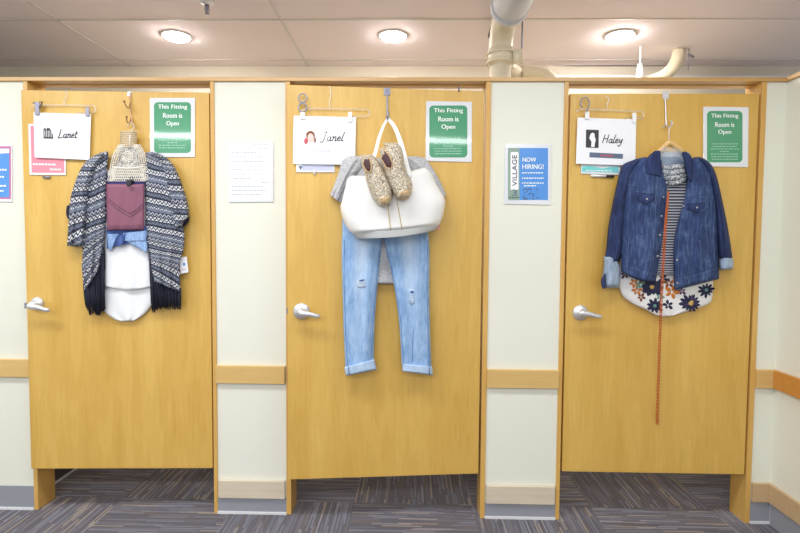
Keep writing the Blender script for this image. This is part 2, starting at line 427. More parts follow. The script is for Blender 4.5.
def seg(name, x0, x1, px, y_rail, y_base, y_cove, y_floor, mats=(m_rail, m_base), ext=JD, railpad=(0, 0)):
    """front wall segment: painted, with rail, wooden base, rubber cove"""
    struct(MB().box(x0, x1, 0, ext, 0, TOPZ).build('wall_' + name, m_paint))
    z = lambda y: max(0.0, WALL.at(px, y).z)
    n = {'left': 1, 'centre_left': 2, 'centre_right': 3, 'right': 4}[name]
    struct(MB().box(x0 + railpad[0], x1 - railpad[1], -0.019, 0, z(y_rail[1]), z(y_rail[0])).build('trim_%d' % n, mats[0], bevel=0.002))
    if y_base: struct(MB().box(x0 + 0.006, x1 - (0.006 if name != 'right' else 0), -0.017, 0, z(y_base[1]), z(y_base[0])).build('baseboard_%s_wood' % name, mats[1], bevel=0.002))
    cv = MB().box(x0, x1, -0.005, 0, 0, z(y_cove)); cv.prism([(x0, -0.005, 0.0), (x0, -0.012, 0.0), (x0, -0.011, 0.010), (x0, -0.005, 0.011)], (x1 - x0, 0, 0), 1)
    struct(cv.build('baseboard_' + name, [m_cove, m_edge]))
seg('left', XL, XV['a'], 17, (358.7, 376.3), None, 485.5, 504)
seg('centre_left', XV['b2'], XV['c'], 252, (365.2, 382.8), (479.6, 497), 497, 515.5, railpad=(0, 0.004))
seg('centre_right', XV['d2'], XV['e'], 520, (369.1, 387.3), (485, 502.7), 502.7, 521.4)
seg('right', XV['f2'], XV['g'], 766, (369.2, 387.5), (482.5, 501), 501, 518.7, mats=(m_rail, m_baseor), railpad=(0, 0))
# side wall on the right, coming toward the viewer
zr = lambda y: WALL.at(776, y).z
struct(MB().box(XV['g'], XV['g'] + 0.12, -2.2, JD, 0, TOPZ).build('wall_side_right', m_paint))
struct(MB().box(XV['g'] - 0.019, XV['g'], -2.2, -0.0195, zr(387.5), zr(369.3)).build('trim_5', m_railor, bevel=0.002))
struct(MB().box(XV['g'] - 0.017, XV['g'], -2.2, -0.0175, zr(501), zr(482.5)).build('baseboard_side_wood', m_baseor, bevel=0.002))
struct(MB().box(XV['g'] - 0.006, XV['g'], -2.2, -0.016, 0, zr(501)).build('baseboard_side', m_cove))
# wooden cap along the top of the front and the side wall
struct(MB().box(XL, XV['g'] + 0.12, -0.012, 0.092, TOPZ, TOPZ + 0.019).build('trim_6', m_cap, bevel=0.002))
struct(MB().box(XV['g'] - 0.012, XV['g'] + 0.132, -2.2, -0.013, TOPZ, TOPZ + 0.019).build('trim_7', m_cap, bevel=0.002))
# door jambs (boards lining each opening) and head boards under the cap
n = 8
for k0, x0, x1 in (('l', XV['a'], XV['a'] + 0.021), ('r', XV['b'], XV['b2']), ('l', XV['c'], XV['c2']), ('r', XV['d'], XV['d2']), ('l', XV['e'], XV['e2']), ('r', XV['f'], XV['f2'])):
    struct(MB().box(x0, x1, -0.007, JD, 0, TOPZ).build('trim_%d' % n, m_jamb, bevel=0.0015)); n += 1
for x0, x1 in ((XV['a'] + 0.021, XV['b']), (XV['c2'], XV['d']), (XV['e2'], XV['f'])):
    struct(MB().box(x0, x1, 0.045, 0.092, TOPZ - 0.004, TOPZ).build('trim_%d' % n, m_jamb)); n += 1
# partitions between the fitting rooms, with rubber cove and pale edge strip
PX = ((-2.05, -1.95), (-0.82, -0.72), (0.49, 0.59), (1.88, 1.98))
for k, (x0, x1) in enumerate(PX):
    struct(MB().box(x0, x1, JD, BACK, 0, TOPZ).build('wall_partition_' + ('left', 'centre_left', 'centre_right', 'right')[k], m_paint))
    c = MB()
    for (a, b, e0, e1) in ((x0 - 0.006, x0, x0 - 0.014, x0 - 0.006), (x1, x1 + 0.006, x1 + 0.006, x1 + 0.014)):
        c.box(a, b, JD, BACK, 0, 0.22); c.box(e0, e1, JD, BACK, 0, 0.008, 1)
    struct(c.build('baseboard_partition', [m_covedark, m_edge]))
struct(MB().box(XL, 3.6, BACK - 0.006, BACK, 0, 0.22).build('baseboard_back', m_covedark))
struct(MB().box(XV['g'] + 0.12, 3.6, 0, JD, 0, TOPZ).build('wall_far_right', m_paint))
# white painted ledge and dark strip painted in for the shadow of the ceiling gap, high on the rear wall of the right-hand room
LP_ = Plane((0, 1.0, 0), (0, -1, 0)); zz = LP_.at(660, 75.2).z
struct(MB().box(LP_.at(552, 77).x, 2.6, 1.0, BACK, zz - 0.035, zz).build('trim_%d' % n, m_white, bevel=0.003))
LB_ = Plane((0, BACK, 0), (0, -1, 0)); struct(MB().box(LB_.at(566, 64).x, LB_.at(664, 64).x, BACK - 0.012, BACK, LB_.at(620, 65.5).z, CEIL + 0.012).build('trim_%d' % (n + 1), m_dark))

# ---------------------------------------------------------------- doors
def make_door(n, xl, xr, ang, ytop, ybot, pxr):
    a = math.radians(ang); y0 = -0.002
    pl = Plane((xr, y0, 0), (math.sin(a), -math.cos(a), 0))
    d = Vector((-math.cos(a), -math.sin(a), 0)); wdt = (xr - xl) / 1.0
    zt = pl.at(pxr, ytop).z; zb = pl.at(pxr, ybot).z
    p = Vector((xr, y0, 0)); q = p + d * wdt
    back = -pl.n * 0.04
    mb = MB().prism([p + Vector((0, 0, zb)), q + Vector((0, 0, zb)), q + Vector((0, 0, zt)), p + Vector((0, 0, zt))], back)
    o = mb.build('door_%d' % n, m_door, bevel=0.0025, origin=(xr, y0, zb)); struct(o)
    return o, pl
door1, P1 = make_door(1, XV['a'] + 0.015, XV['b'] - 0.007, 2.6, 92.6, 468.3, 211)
door2, P2 = make_door(2, XV['c2'] + 0.003, XV['d'] - 0.009, 6.2, 91, 473.6, 480)
door3, P3 = make_door(3, XV['e2'] + 0.010, XV['f'] - 0.008, 0.0, 93.6, 474.6, 742)
def handle(door, pl, cx, cy, r, tip, knob=None, edge=None):
    n_ = pl.n; c = pl.at(cx, cy, 0); R_ = r * 0.0050
    o = MB().lathe(c, n_, [(0, R_), (0.006, R_), (0.012, R_ * 0.93), (0.018, R_ * 0.6), (0.02, R_ * 0.45), (0.052, R_ * 0.42), (0.056, 0.0)], 28).build('door_handle', m_chrome, door, True)
    kx, ky = knob or (cx, cy + 1.5)
    path = cr([(kx - 3.0, ky - 1.2, 0.052), (kx, ky, 0.056), (kx + (tip[0] - kx) * 0.35, ky + (tip[1] - ky) * 0.2, 0.058), ((kx + 2 * tip[0]) / 3, (ky + 2.2 * tip[1]) / 3.2, 0.055), (tip[0], tip[1], 0.047)], 14)
    rr = [1.2 * k for k in (0.008, 0.0115, 0.0125, 0.0125, 0.0115, 0.0108, 0.0102, 0.0098, 0.0095, 0.0092, 0.009, 0.0085, 0.0078, 0.004)]
    MB().tube([pl.at(*q) for q in path], rr, 12).build('lever', m_chrome, o, True)
    if edge:
        e = pl.at(edge[0], edge[1], -0.02); MB().box(e.x - 0.002, e.x + 0.012, e.y - 0.009, e.y + 0.009, e.z - 0.014, e.z + 0.014).build('latch_bolt', m_greymetal, o, bevel=0.002)
handle(door1, P1, 38, 303, 6.0, (50, 310.5), (31.5, 306.5), (25.8, 305.5))
handle(door2, P2, 301.5, 311, 7.6, (320, 316.5), (303, 313.5), (287.2, 310.5))
handle(door3, P3, 580, 312.5, 7.4, (602, 317), (583, 313.5), (566.5, 311))

# ---------------------------------------------------------------- ceiling fittings
def downlight(x, lab):
    t = thing('recessed_downlight', lab, 'ceiling light', (x, 0.57, CEIL), 'recessed downlights over the fitting rooms')
    MB().lathe((x, 0.57, CEIL + 0.010), (0, 0, -1), [(0, 0.086), (0.004, 0.086), (0.007, 0.078), (0.004, 0.07), (0.0, 0.068)], 32).build('trim_ring', m_white, t, True)
    MB().lathe((x, 0.57, CEIL + 0.008), (0, 0, -1), [(0, 0.068), (0.010, 0.067), (0.016, 0.055), (0.021, 0.03), (0.022, 0.0)], 32).build('lens', m_lens3 if x > 1 else m_lens, t, True)
    return t
downlight(-1.376, 'round lit recessed light above the left fitting room with the striped cardigan')
downlight(-0.115, 'round lit recessed light above the middle fitting room with the jeans')
downlight(1.181, 'round lit recessed light above the right fitting room, beside the white spike')
def cpt(px, py, z):
    d = w(ray(px, py)); return CAMP + d * ((z - CH) / d.z)
s0 = cpt(207, 5, CEIL)
t = thing('fire_sprinkler', 'small chrome fire sprinkler head hanging from the ceiling near the left downlight', 'sprinkler', s0)
MB().lathe(s0 + Vector((0, 0, 0.012)), (0, 0, -1), [(0, 0.033), (0.004, 0.033), (0.009, 0.02), (0.012, 0.013)], 24).build('escutcheon', m_white, t, True)
MB().lathe(s0, (0, 0, -1), [(0, 0.011), (0.018, 0.011), (0.02, 0.007), (0.03, 0.005), (0.034, 0.004)], 16).build('nozzle', m_greymetal, t, True)
fr = MB()
for sx in (-1, 1): fr.tube([s0 + Vector((sx * 0.009, 0, -0.014)), s0 + Vector((sx * 0.012, 0, -0.028)), s0 + Vector((0, 0, -0.042))], 0.0025, 6)
fr.lathe(s0 + Vector((0, 0, -0.042)), (0, 0, -1), [(0, 0.013), (0.0015, 0.013), (0.003, 0.003)], 16); fr.build('deflector', m_greymetal, t, True)

BP = Plane((0, 0.42, 0), (0, -1, 0))
# drain pipe: grey jacketed run along the ceiling, cream elbow, cream drop behind the wall
pb = Plane((0, 0.2, 0), (0, -1, 0)).at(500.5, 60); pb.z = 0.0
t = thing('drain_pipe', 'thick cream drain pipe with pale grey jacket bending down from ceiling behind the door wall', 'pipe', (pb.x, 0.42, 1.9))
ez = CH + 1.085; PY = 0.2
MB().tube([(pb.x, -1.6, ez), (pb.x, -0.3, ez), (pb.x, -0.02, ez)], 0.084, 28).build('insulated_run', m_pipeblue, t, True)
MB().tube([(pb.x, -0.06, ez), (pb.x, -0.015, ez)], 0.0875, 28).build('jacket_collar', m_pipeblue, t, True)
MB().tube([(pb.x, -0.05, ez)] + [(pb.x, PY - 0.13 + 0.13 * math.sin(a), ez - 0.13 + 0.13 * math.cos(a)) for a in [i * PI / 16 for i in range(9)]], 0.060, 24).build('elbow', m_pipecream, t, True)
MB().tube([(pb.x, PY, ez - 0.11), (pb.x, PY, ez - 0.19)], 0.064, 24).build('coupling', m_pipecream, t, True)
MB().tube([(pb.x, PY, ez - 0.15), (pb.x, PY, 0.0)], 0.052, 24).build('vertical_run', m_pipecream, t, True)
cl = MB()
for z in (ez - 0.135, ez - 0.18): cl.tube([(pb.x + 0.068 * math.cos(a), PY + 0.068 * math.sin(a), z) for a in [i * PI / 12 for i in range(24)]], 0.005, 6, closed=True)
cl.box(pb.x + 0.055, pb.x + 0.1, PY - 0.05, PY - 0.02, ez - 0.19, ez - 0.125); cl.build('clamp', m_pipecream, t, True)
MB().tube([(pb.x + 0.1, PY - 0.03, CEIL + 0.01), (pb.x + 0.1, PY - 0.03, ez - 0.19)], 0.004, 6).build('threaded_rod', m_greymetal, t, True)
st = MB(); a0, a1 = cpt(500, 0, CEIL - 0.02), cpt(488, 34, CEIL - 0.02)
st.prism([a0, a1, a1 + Vector((0.012, 0, 0)), a0 + Vector((0.02, 0, 0))], (0, 0, -0.02)); st.build('dark_strap', m_dark, t)
# low horizontal branch, wrapped
q = [BP.at(x, y, 0.0) for x, y in ((517, 74), (530, 73), (543, 75), (552, 82))]
b = MB().tube([Vector((pb.x, PY, q[0].z - 0.02))] + [Vector(p) for p in cr([tuple(p) for p in q], 14)], 0.040, 18)
b.build('branch_run', m_pipecream, t, True)
BQ = Plane((0, 0.8, 0), (0, -1, 0))
t0 = BQ.at(676, 58); t = thing('elbow_pipe', 'cream pipe elbow dropping from the ceiling above the denim jacket door', 'pipe', t0)
MB().tube([BQ.at(*p) for p in cr([(679, 50), (677, 60), (671, 70), (660, 78), (645, 83)], 16)], 0.038, 20).build('elbow', m_pipecream, t, True)
e = BQ.at(678, 55); MB().tube([e + Vector((0.05, -0.02, 0)), e + Vector((0.085, -0.02, -0.02))], 0.008, 8).tube([e + Vector((0.055, -0.02, 0.03)), e + Vector((0.055, -0.02, -0.1))], 0.003, 6).build('hanger_bracket', m_greymetal, t, True)
# white tapered pendant
BR = Plane((0, 0.74, 0), (0, -1, 0))
p = BR.at(640.5, 46); zt = CEIL + 0.01; q = BR.at(640.5, 64); r0 = BR.at(640.5, 84)
t = thing('hanging_spike', 'thin white rod widening to a white cone, above the right fitting room', 'fixture', (p.x, 0.74, r0.z))
MB().tube([(p.x, 0.74, zt), (p.x, 0.74, q.z)], 0.0045, 10).build('rod', m_white, t, True)
MB().lathe((p.x, 0.74, q.z), (0, 0, -1), [(0, 0.006), (0.004, 0.014), (q.z - r0.z, 0.026)], 20).build('cone', m_white, t, True)

# ---------------------------------------------------------------- lettering
GLY = {  # handwritten strokes, x-height 1: (advance, strokes)
 'a': (1.1, [[(.8, .9), (.5, 1), (.15, .7), (.1, .3), (.35, 0), (.65, .25), (.85, .95)], [(.85, .95), (.75, .3), (.9, 0), (1.1, .2)]]),
 'n': (1.05, [[(0, .85), (.2, 1), (.15, 0)], [(.15, .5), (.5, .95), (.75, .9), (.7, .2), (.8, 0), (1.0, .2)]]),
 'e': (.9, [[(.1, .45), (.6, .6), (.6, .9), (.35, 1), (.1, .6), (.1, .2), (.4, 0), (.8, .25)]]),
 't': (.65, [[(.3, 1.7), (.15, .3), (.35, 0), (.6, .2)], [(-.05, 1.1), (.6, 1.1)]]),
 'l': (.55, [[(.35, 2.1), (.1, .4), (.2, 0), (.5, .2)]]),
 'L': (1.35, [[(.5, 2.1), (.3, .3), (.1, 0), (.9, .05), (1.2, .25)]]),
 'J': (1.2, [[(.3, 2), (1.1, 2.05)], [(.8, 2.05), (.6, .2), (.3, -.3), (-.1, -.1)]]),
 'H': (1.55, [[(.3, 2.1), (.1, 0)], [(1.3, 2.1), (1.1, 0)], [(.2, 1.05), (1.2, 1.1)]]),
 'y': (1.0, [[(.1, 1), (.15, .3), (.4, .1), (.8, 1)], [(.8, 1), (.6, -.4), (.2, -.8), (-.1, -.5)]])}
def script(word, pl, x0, x1, ybase, xh, off, r, mat, parent):
    adv = sum(GLY[c][0] for c in word); k = (x1 - x0) / adv; mb = MB(); x = 0
    for c in word:
        a, st = GLY[c]
        for s_ in st:
            q = cr(s_, 12) if len(s_) > 2 else s_
            mb.tube([pl.at(x0 + (x + u + 0.22 * v) * k, ybase - v * xh, off) for u, v in q], r, 5)
        x += a
    return mb.build('lettering', mat, parent, True)
FC = {}
def glyphs(word):
    if word in FC: return FC[word]
    cu = bpy.data.curves.new('txt', 'FONT'); cu.body = word; cu.fill_mode = 'FRONT'; cu.resolution_u = 3
    o = bpy.data.objects.new('txt', cu); COL.objects.link(o)
    bpy.context.view_layer.update()
    me = bpy.data.meshes.new_from_object(o.evaluated_get(bpy.context.evaluated_depsgraph_get()))
    vs = [v.co.copy() for v in me.vertices]; fs = [list(p.vertices) for p in me.polygons]
    bpy.data.objects.remove(o); bpy.data.curves.remove(cu); bpy.data.meshes.remove(me)
    FC[word] = (vs, fs); return FC[word]
def words(mb, word, pl, x0, y0, x1, y1, off, mi=0, rot=False, bold=0.25):
    """printed word filling the pixel box; rot = reading upward"""
    vs, fs = glyphs(word)
    ax, bx = min(v.x for v in vs), max(v.x for v in vs); ay, by = min(v.y for v in vs), max(v.y for v in vs)
    def place(dx, dy, e):
        out = []
        for v in vs:
            u = (v.x - ax) / (bx - ax); h = (v.y - ay) / (by - ay)
            if rot: out.append(pl.at(x0 + (1 - h) * (x1 - x0) + dx, y1 - u * (y1 - y0) + dy, off + e))
            else: out.append(pl.at(x0 + u * (x1 - x0) + dx, y1 - h * (y1 - y0) + dy, off + e))
        return out
    mb.add(place(0, 0, 0.0006), fs, mi)
    if bold: mb.add(place(bold, 0, 0.0007), fs, mi)
def dashes(mb, pl, x0, x1, y, h, off, mi=0, seed=0, slant=0.0):
    rnd = random.Random(seed); x = x0
    while x < x1 - 0.8:
        l = min(rnd.uniform(1.2, 3.6), x1 - x); dy = slant * (x - x0)
        mb.prism([pl.at(x, y + dy, off), pl.at(x + l, y + dy + slant * l, off), pl.at(x + l, y + h + dy + slant * l, off), pl.at(x, y + h + dy, off)], pl.n * 0.0004, mi)
        x += l + 0.7
# ---------------------------------------------------------------- green signs
def green_sign(pl, door_word, c, g, lines, off=0.001):
    """c: four corner pixels of the white holder, g: box of the green panel"""
    base = pl.at(c[3][0], c[3][1], off)
    t = thing('fitting_room_sign', door_word, 'sign', base, 'green fitting room signs on the doors')
    quad(MB(), pl, 0, 0, 0, 0, off, 0.0035, corners=c).build('holder', m_acryl, t, bevel=0.0008)
    mbp = quad(MB(), pl, g[0], g[1], g[2], g[3], off + 0.0035, 0.0006, r=4.0); gp = mbp.build('green_panel', m_green, t)
    mb = MB(); o = off + 0.0042
    cx = (g[0] + g[2]) / 2
    for wd_, hw, yt, h in lines:
        mb = MB(); words(mb, wd_, pl, cx - hw, yt, cx + hw, yt + h, o); mb.build('headline', m_inkwhite, gp)
    mb = MB()
    n_ = 0; y = g[1] + 32.5
    for hw in (13, 12, 14, 5, 14, 13.5, 13, 6):
        if y > g[3] - 3: break
        dashes(mb, pl, cx - hw, cx + hw, y, 0.75, o, 0, int(g[0]) + n_); n_ += 1; y += 2.55
    mb.build('fine_print', m_inkpale, gp)
    return t
green_sign(P1, 'green fitting room sign at upper right of the left door, above the striped cardigan', [(150, 98), (195.3, 98), (195, 157.2), (150.3, 157.2)], (154, 102.2, 191, 153),
    [('This Fitting', 14.5, 104.6, 5.4), ('Room is', 9.5, 113, 4.8), ('Open', 6.2, 121, 5.8)])
green_sign(P2, 'white framed green fitting room sign on the middle door, right of the white tote', [(426, 101.2), (471.8, 102), (471.6, 162.2), (425.5, 161)], (429.3, 105.5, 467.3, 157.5),
    [('This Fitting', 14.5, 108.2, 5.4), ('Room is', 10, 116.6, 4.8), ('Open', 6.8, 124.4, 5.8)])
green_sign(P3, 'white framed green fitting room sign on the right door, above the denim jacket shoulder', [(703, 106.8), (748.3, 107.4), (747.6, 167.4), (703, 166.4)], (707, 111, 742.4, 162.3),
    [('This Fitting', 13.5, 113.6, 5.2), ('Room is', 9.5, 122.2, 4.8), ('Open', 6.5, 129.6, 5.6)])

# ---------------------------------------------------------------- posters on the walls between doors
tp = WALL.at(250, 202, 0.001)
t = thing('notice_sheet', 'white printed notice in a clear holder between left and middle doors', 'notice', tp)
quad(MB(), WALL, 0, 0, 0, 0, 0.001, 0.0035, corners=[(228.3, 142), (273.6, 142), (273.6, 202), (228.8, 202.4)]).build('holder', m_acryl, t, bevel=0.0008)
quad(MB(), WALL, 229.3, 143, 270.3, 199.3, 0.0045, 0.0006).build('paper', m_paper, t)
mb = MB()
for k, (a, b, y) in enumerate([(253, 269, 143.6), (257, 269, 147.6), (231, 257, 152), (231, 263, 156.5), (231, 266, 161), (231, 262, 165.5), (232, 267, 169), (231, 265, 173.5), (231, 250, 178), (262, 269, 182), (232, 264, 186), (232, 266, 190), (232, 262, 194)]):
    dashes(mb, WALL, a, b, y, 1.0, 0.0052, 0, k)
mb.box(0, 0, 0, 0, 0, 0) if False else None
mb.build('lettering', m_inkgrey, t)
t = thing('hiring_poster', 'blue NOW HIRING! poster in a white frame between middle and right doors', 'poster', WALL.at(527, 205, 0.001))
quad(MB(), WALL, 0, 0, 0, 0, 0.001, 0.0035, corners=[(505, 143.5), (551.3, 144.5), (550, 205), (504, 204)]).build('holder', m_acryl, t, bevel=0.0008)
quad(MB(), WALL, 508, 148, 548, 200, 0.0045, 0.0006).build('poster_sheet', m_blue, t)
quad(MB(), WALL, 508, 148, 519.5, 200, 0.0052, 0.0004).build('side_band', m_olive, t)
quad(MB(), WALL, 510.5, 152, 518.5, 190, 0.0056, 0.0004, r=1.5).build('name_panel', m_paper, t)
mb = MB(); words(mb, 'VILLAGE', WALL, 512.2, 155, 516.8, 186, 0.0062, 0, True, 0.2); mb.build('side_lettering', m_ink, t)
mb = MB()
words(mb, 'NOW', WALL, 522.5, 157.5, 536, 161.8, 0.0054, 0); words(mb, 'HIRING!', WALL, 522.3, 164.3, 543.5, 169, 0.0054, 0); mb.build('headline', m_inkwhite, t); mb = MB()
for k, (a, b, y) in enumerate([(522, 543, 172.3), (522, 544, 177.6), (522, 543.5, 182.5), (524, 536, 185.2)]): dashes(mb, WALL, a, b, y, 1.1, 0.0054, 0, k + 30)
rnd = random.Random(8)
for k in range(46):
    x = rnd.uniform(521, 538); y = rnd.uniform(188, 199); mb.prism([WALL.at(x + a, y + b, 0.0052) for a, b in ((0, 0), (1, 0), (1, 0.8), (0, 0.8))], (0, -0.0004, 0), rnd.choice((1, 2)))
words(mb, '3', WALL, 512, 189.5, 516.6, 195.8, 0.0058, 2); dashes(mb, WALL, 509, 519, 197, 0.9, 0.0058, 1, 60)
mb.build('fine_print', [m_inkwhite, m_ink, m_slate], t)
t = thing('blue_poster', 'blue poster with rose border on the wall left of all the doors', 'poster', WALL.at(-12, 202, 0.001))
quad(MB(), WALL, -36, 145, 12.8, 202, 0.001, 0.0035).build('holder', m_acryl, t, bevel=0.0008)
quad(MB(), WALL, -34, 146.3, 11, 199, 0.0045, 0.0005).build('rose_border', m_rose, t)
quad(MB(), WALL, -32.5, 148.5, 9.3, 197.3, 0.0050, 0.0005).build('blue_panel', m_blue, t)
mb = MB(); quad(mb, WALL, 0, 0, 0, 0, 0.0055, 0.0004, corners=[(-32.5, 149.5), (9.3, 148.6), (9.3, 153), (-32.5, 155.5)])
for k, (a, b, y) in enumerate([(-30, 6.5, 169), (-30, 4, 176), (-30, 7, 185), (-30, 5, 190)]): dashes(mb, WALL, a, b, y, 1.6, 0.0055, 0, k + 70)
mb.build('lettering', m_inkwhite, t)

# ---------------------------------------------------------------- clip hangers with name cards
def clip_hanger(pl, lab, bar, hook, clips, ring):
    """clear bar hanger with two clips"""
    t = thing('clip_hanger', lab, 'hanger', pl.at(bar[0][0], bar[0][1], 0.01))
    MB().tube([pl.at(x, y, 0.012) for x, y in bar], 0.0042, 8).build('bar', m_clear, t, True)
    e = bar[-1]; MB().tube([pl.at(e[0] + 3.2 * math.sin(a) + 0.5, e[1] + 3.5 - 3.5 * math.cos(a), 0.012) for a in [i * PI / 8 for i in range(9)]] + [pl.at(e[0] - 16, e[1] + 7, 0.012)], 0.0035, 8).build('bar_end', m_clear, t, True)
    MB().tube([pl.at(x, y, 0.012) for x, y in cr(hook, 16)], 0.0014, 6).build('hook', m_chrome, t, True)
    for (x, y, wd_, h, m) in clips:
        b = quad(MB(), pl, x - wd_ / 2, y - h / 2, x + wd_ / 2, y + h / 2, 0.0175, 0.005, r=0.8); b.build('clip', m, t, bevel=0.001)
    for r_ in ring:
        o = MB().tube([pl.at(*p, 0.020) for p in r_], 0.0032, 8, closed=(len(r_) > 14)); o.build('hook_loop', m_greymetal, t, True)
    return t
circ = lambda cx, cy, rx, ry=None, n_=20: [(cx + rx * math.cos(2 * PI * k / n_), cy + (ry or rx) * math.sin(2 * PI * k / n_)) for k in range(n_)]
clip_hanger(P1, 'clear bar hanger with steel clips holding the Lanet name card', [(31, 108), (34, 105.3), (60, 105), (92, 105.5)], [(64.5, 105), (64, 100), (66.5, 96), (66, 91.5), (64, 91)],
    [(37.5, 108.5, 4.5, 13, m_greymetal), (87.8, 112, 3.6, 9, m_greymetal)], [[(33, 103), (38, 102.5), (42.5, 101.5), (39, 108)]])
clip_hanger(P2, 'clear bar hanger with double ring hook holding the Janel name card', [(300, 112), (305, 108.5), (330, 108.5), (366, 109.3)], [(330, 108), (329.5, 101), (331, 95), (330, 88), (329.4, 86)],
    [(302.6, 116, 4.6, 7, m_white), (350, 117, 4, 10, m_white)], [circ(302.6, 98, 4.2, 4.4), circ(302.6, 107.6, 4.2, 4.4)])
clip_hanger(P3, 'clear bar hanger with curled hook holding the Haley name card', [(576, 112), (580, 109.3), (606, 110), (640, 111.3)], [(607, 109), (607, 104), (609, 100), (607, 97), (605, 98)],
    [(587, 115.5, 4.2, 7.5, m_white), (634, 118, 4, 10, m_white)], [[(586, 113), (588.8, 107), (589.5, 101), (586, 97), (581.5, 99), (580.2, 105), (582.5, 107.5)]])
def card(pl, lab, corners, off=0.0125):
    t = thing('name_card', lab, 'card', pl.at(corners[3][0], corners[3][1], off)); quad(MB(), pl, 0, 0, 0, 0, off, 0.0032, corners=corners).build('paper', m_paper, t, bevel=0.0006); return t, off + 0.0036
t, o = card(P1, 'white name card reading Lanet with a small black building picture', [(34, 112.5), (91.3, 114.3), (89.8, 160), (35, 157.6)])
mb = MB()
mb.prism([P1.at(a, b, o) for a, b in ((43.5, 138.5), (43.5, 128.5), (45.5, 128), (46, 130), (47.5, 127.5), (50, 128.5), (51.5, 131), (53, 135), (53.2, 138.8))], P1.n * 0.0004, 0)
for k in range(5): mb.prism([P1.at(a, b, o + 0.0005) for a, b in ((44.6 + 1.7 * k, 130.5), (45.1 + 1.7 * k, 130.5), (45.1 + 1.7 * k, 137), (44.6 + 1.7 * k, 137))], P1.n * 0.0003, 1)
mb.build('building_print', [m_ink, m_paper], t)
script('Lanet', P1, 57.5, 77, 138, 4.2, o, 0.0022, m_ink, t)
mb = MB(); dashes(mb, P1, 56, 66, 147.5, 0.7, o, 0, 2); mb.build('fine_print', m_inkgrey, t)
t, o = card(P2, 'white name card reading Janel with a small drawing of a red-haired woman', [(293.8, 115.8), (356, 117.3), (355, 165), (293, 163.8)])
mb = MB()
def blob(pl, cx, cy, rx, ry, off, mi, n_=14): mb.prism([pl.at(x, y, off) for x, y in circ(cx, cy, rx, ry, n_)], pl.n * 0.0004, mi)
blob(P2, 310.5, 137.5, 4.3, 5.2, o, 1); blob(P2, 310.5, 135.2, 4.6, 4.4, o + 0.0002, 0); blob(P2, 306, 141, 2.0, 3.2, o + 0.0004, 2); blob(P2, 310.6, 137.2, 3.0, 3.9, o + 0.0006, 1); blob(P2, 315, 140, 1.0, 3, o + 0.0002, 0)
mb.build('portrait_drawing', [m_fbrown, m_skin, m_red], t)
script('Janel', P2, 320.5, 343.5, 141, 4.4, o, 0.0022, m_ink, t)
mb = MB(); script_ = dashes(mb, P2, 316, 332, 150.5, 1.0, o, 0, 5); mb.build('fine_print', m_inkgrey, t)
t, o = card(P3, 'white name card reading Haley with a dark portrait picture and slate strip', [(577.5, 117.6), (636, 119.6), (635, 165.8), (575.6, 163.8)])
mb = MB(); mb.prism([P3.at(a, b, o) for a, b in ((586, 129.6), (598.8, 130), (598.5, 148), (585.8, 147.6))], P3.n * 0.0004, 0)
mb.prism([P3.at(a, b, o + 0.0005) for a, b in ((591, 147), (591.5, 142), (589.2, 138), (590.5, 134), (592.5, 132.5), (594.5, 133.5), (594.8, 137), (595.8, 139.5), (594.8, 144), (594.5, 147))], P3.n * 0.0004, 1)
mb.build('portrait_print', [m_ink, m_paper], t)
mb = MB(); mb.prism([P3.at(a, b, o) for a, b in ((589.5, 152.3), (623, 154), (622.8, 158.8), (589.4, 157.3))], P3.n * 0.0004, 0); dashes(mb, P3, 600, 613, 154.6, 1.5, o + 0.0004, 1, 9, 0.04); mb.build('slate_strip', [m_slate, m_red], t)
script('Haley', P3, 602, 622.5, 143, 4.0, o, 0.0022, m_ink, t)
# sheets behind the cards
t = thing('pink_sheet', 'pink notice in a white holder, partly behind the Lanet card', 'notice', P1.at(48, 176, 0.002))
quad(MB(), P1, 0, 0, 0, 0, 0.002, 0.003, corners=[(28.5, 124), (66, 124), (66.2, 175.2), (30, 175)]).build('holder', m_acryl, t)
mb = MB(); quad(mb, P1, 0, 0, 0, 0, 0.005, 0.0005, mi=0, corners=[(30.5, 126), (64, 126), (64.2, 172.8), (31.8, 172.6)])
for k, (a, b, y) in enumerate([(33, 56, 163.3), (50, 62, 168.5)]): dashes(mb, P1, a, b, y, 1.7, 0.0056, 1, k + 3, 0.02)
mb.build('pink_paper', [m_pink, m_inkwhite], t)
tag(MB().tube([P1.at(43, 177.2, 0.006), P1.at(50, 177.2, 0.006)], 0.005, 8).build('small_clip', m_greymetal, None, True), 'small grey clip at the bottom edge of the pink notice', 'clip')
t = thing('lilac_sheet', 'white sheet with lilac print peeking out below the Janel card', 'notice', P2.at(315, 172, 0.002))
quad(MB(), P2, 0, 0, 0, 0, 0.002, 0.003, corners=[(296, 130), (334.5, 130), (334.6, 172.4), (296.4, 172.2)]).build('holder', m_acryl, t)
mb = MB(); quad(mb, P2, 302, 165.5, 333, 170.4, 0.005, 0.0005, mi=0); mb.prism([P2.at(a, b, 0.0055) for a, b in ((298, 166), (300.5, 170), (303, 166))], P2.n * 0.0004, 1); mb.build('lilac_paper', [m_lilac, m_slate], t)
tag(MB().tube([P2.at(314.5, 170, 0.009), P2.at(314.5, 174.8, 0.009)], 0.004, 8).build('small_clip', m_white, None, True), 'small white clip at the bottom edge of the sheet under the Janel card', 'clip')
t = thing('teal_sheet', 'white sheet with teal wave print peeking out below the Haley card', 'notice', P3.at(600, 174, 0.002))
quad(MB(), P3, 0, 0, 0, 0, 0.002, 0.003, corners=[(580.5, 130), (620, 130), (619.8, 175), (580.8, 173.8)]).build('holder', m_acryl, t)
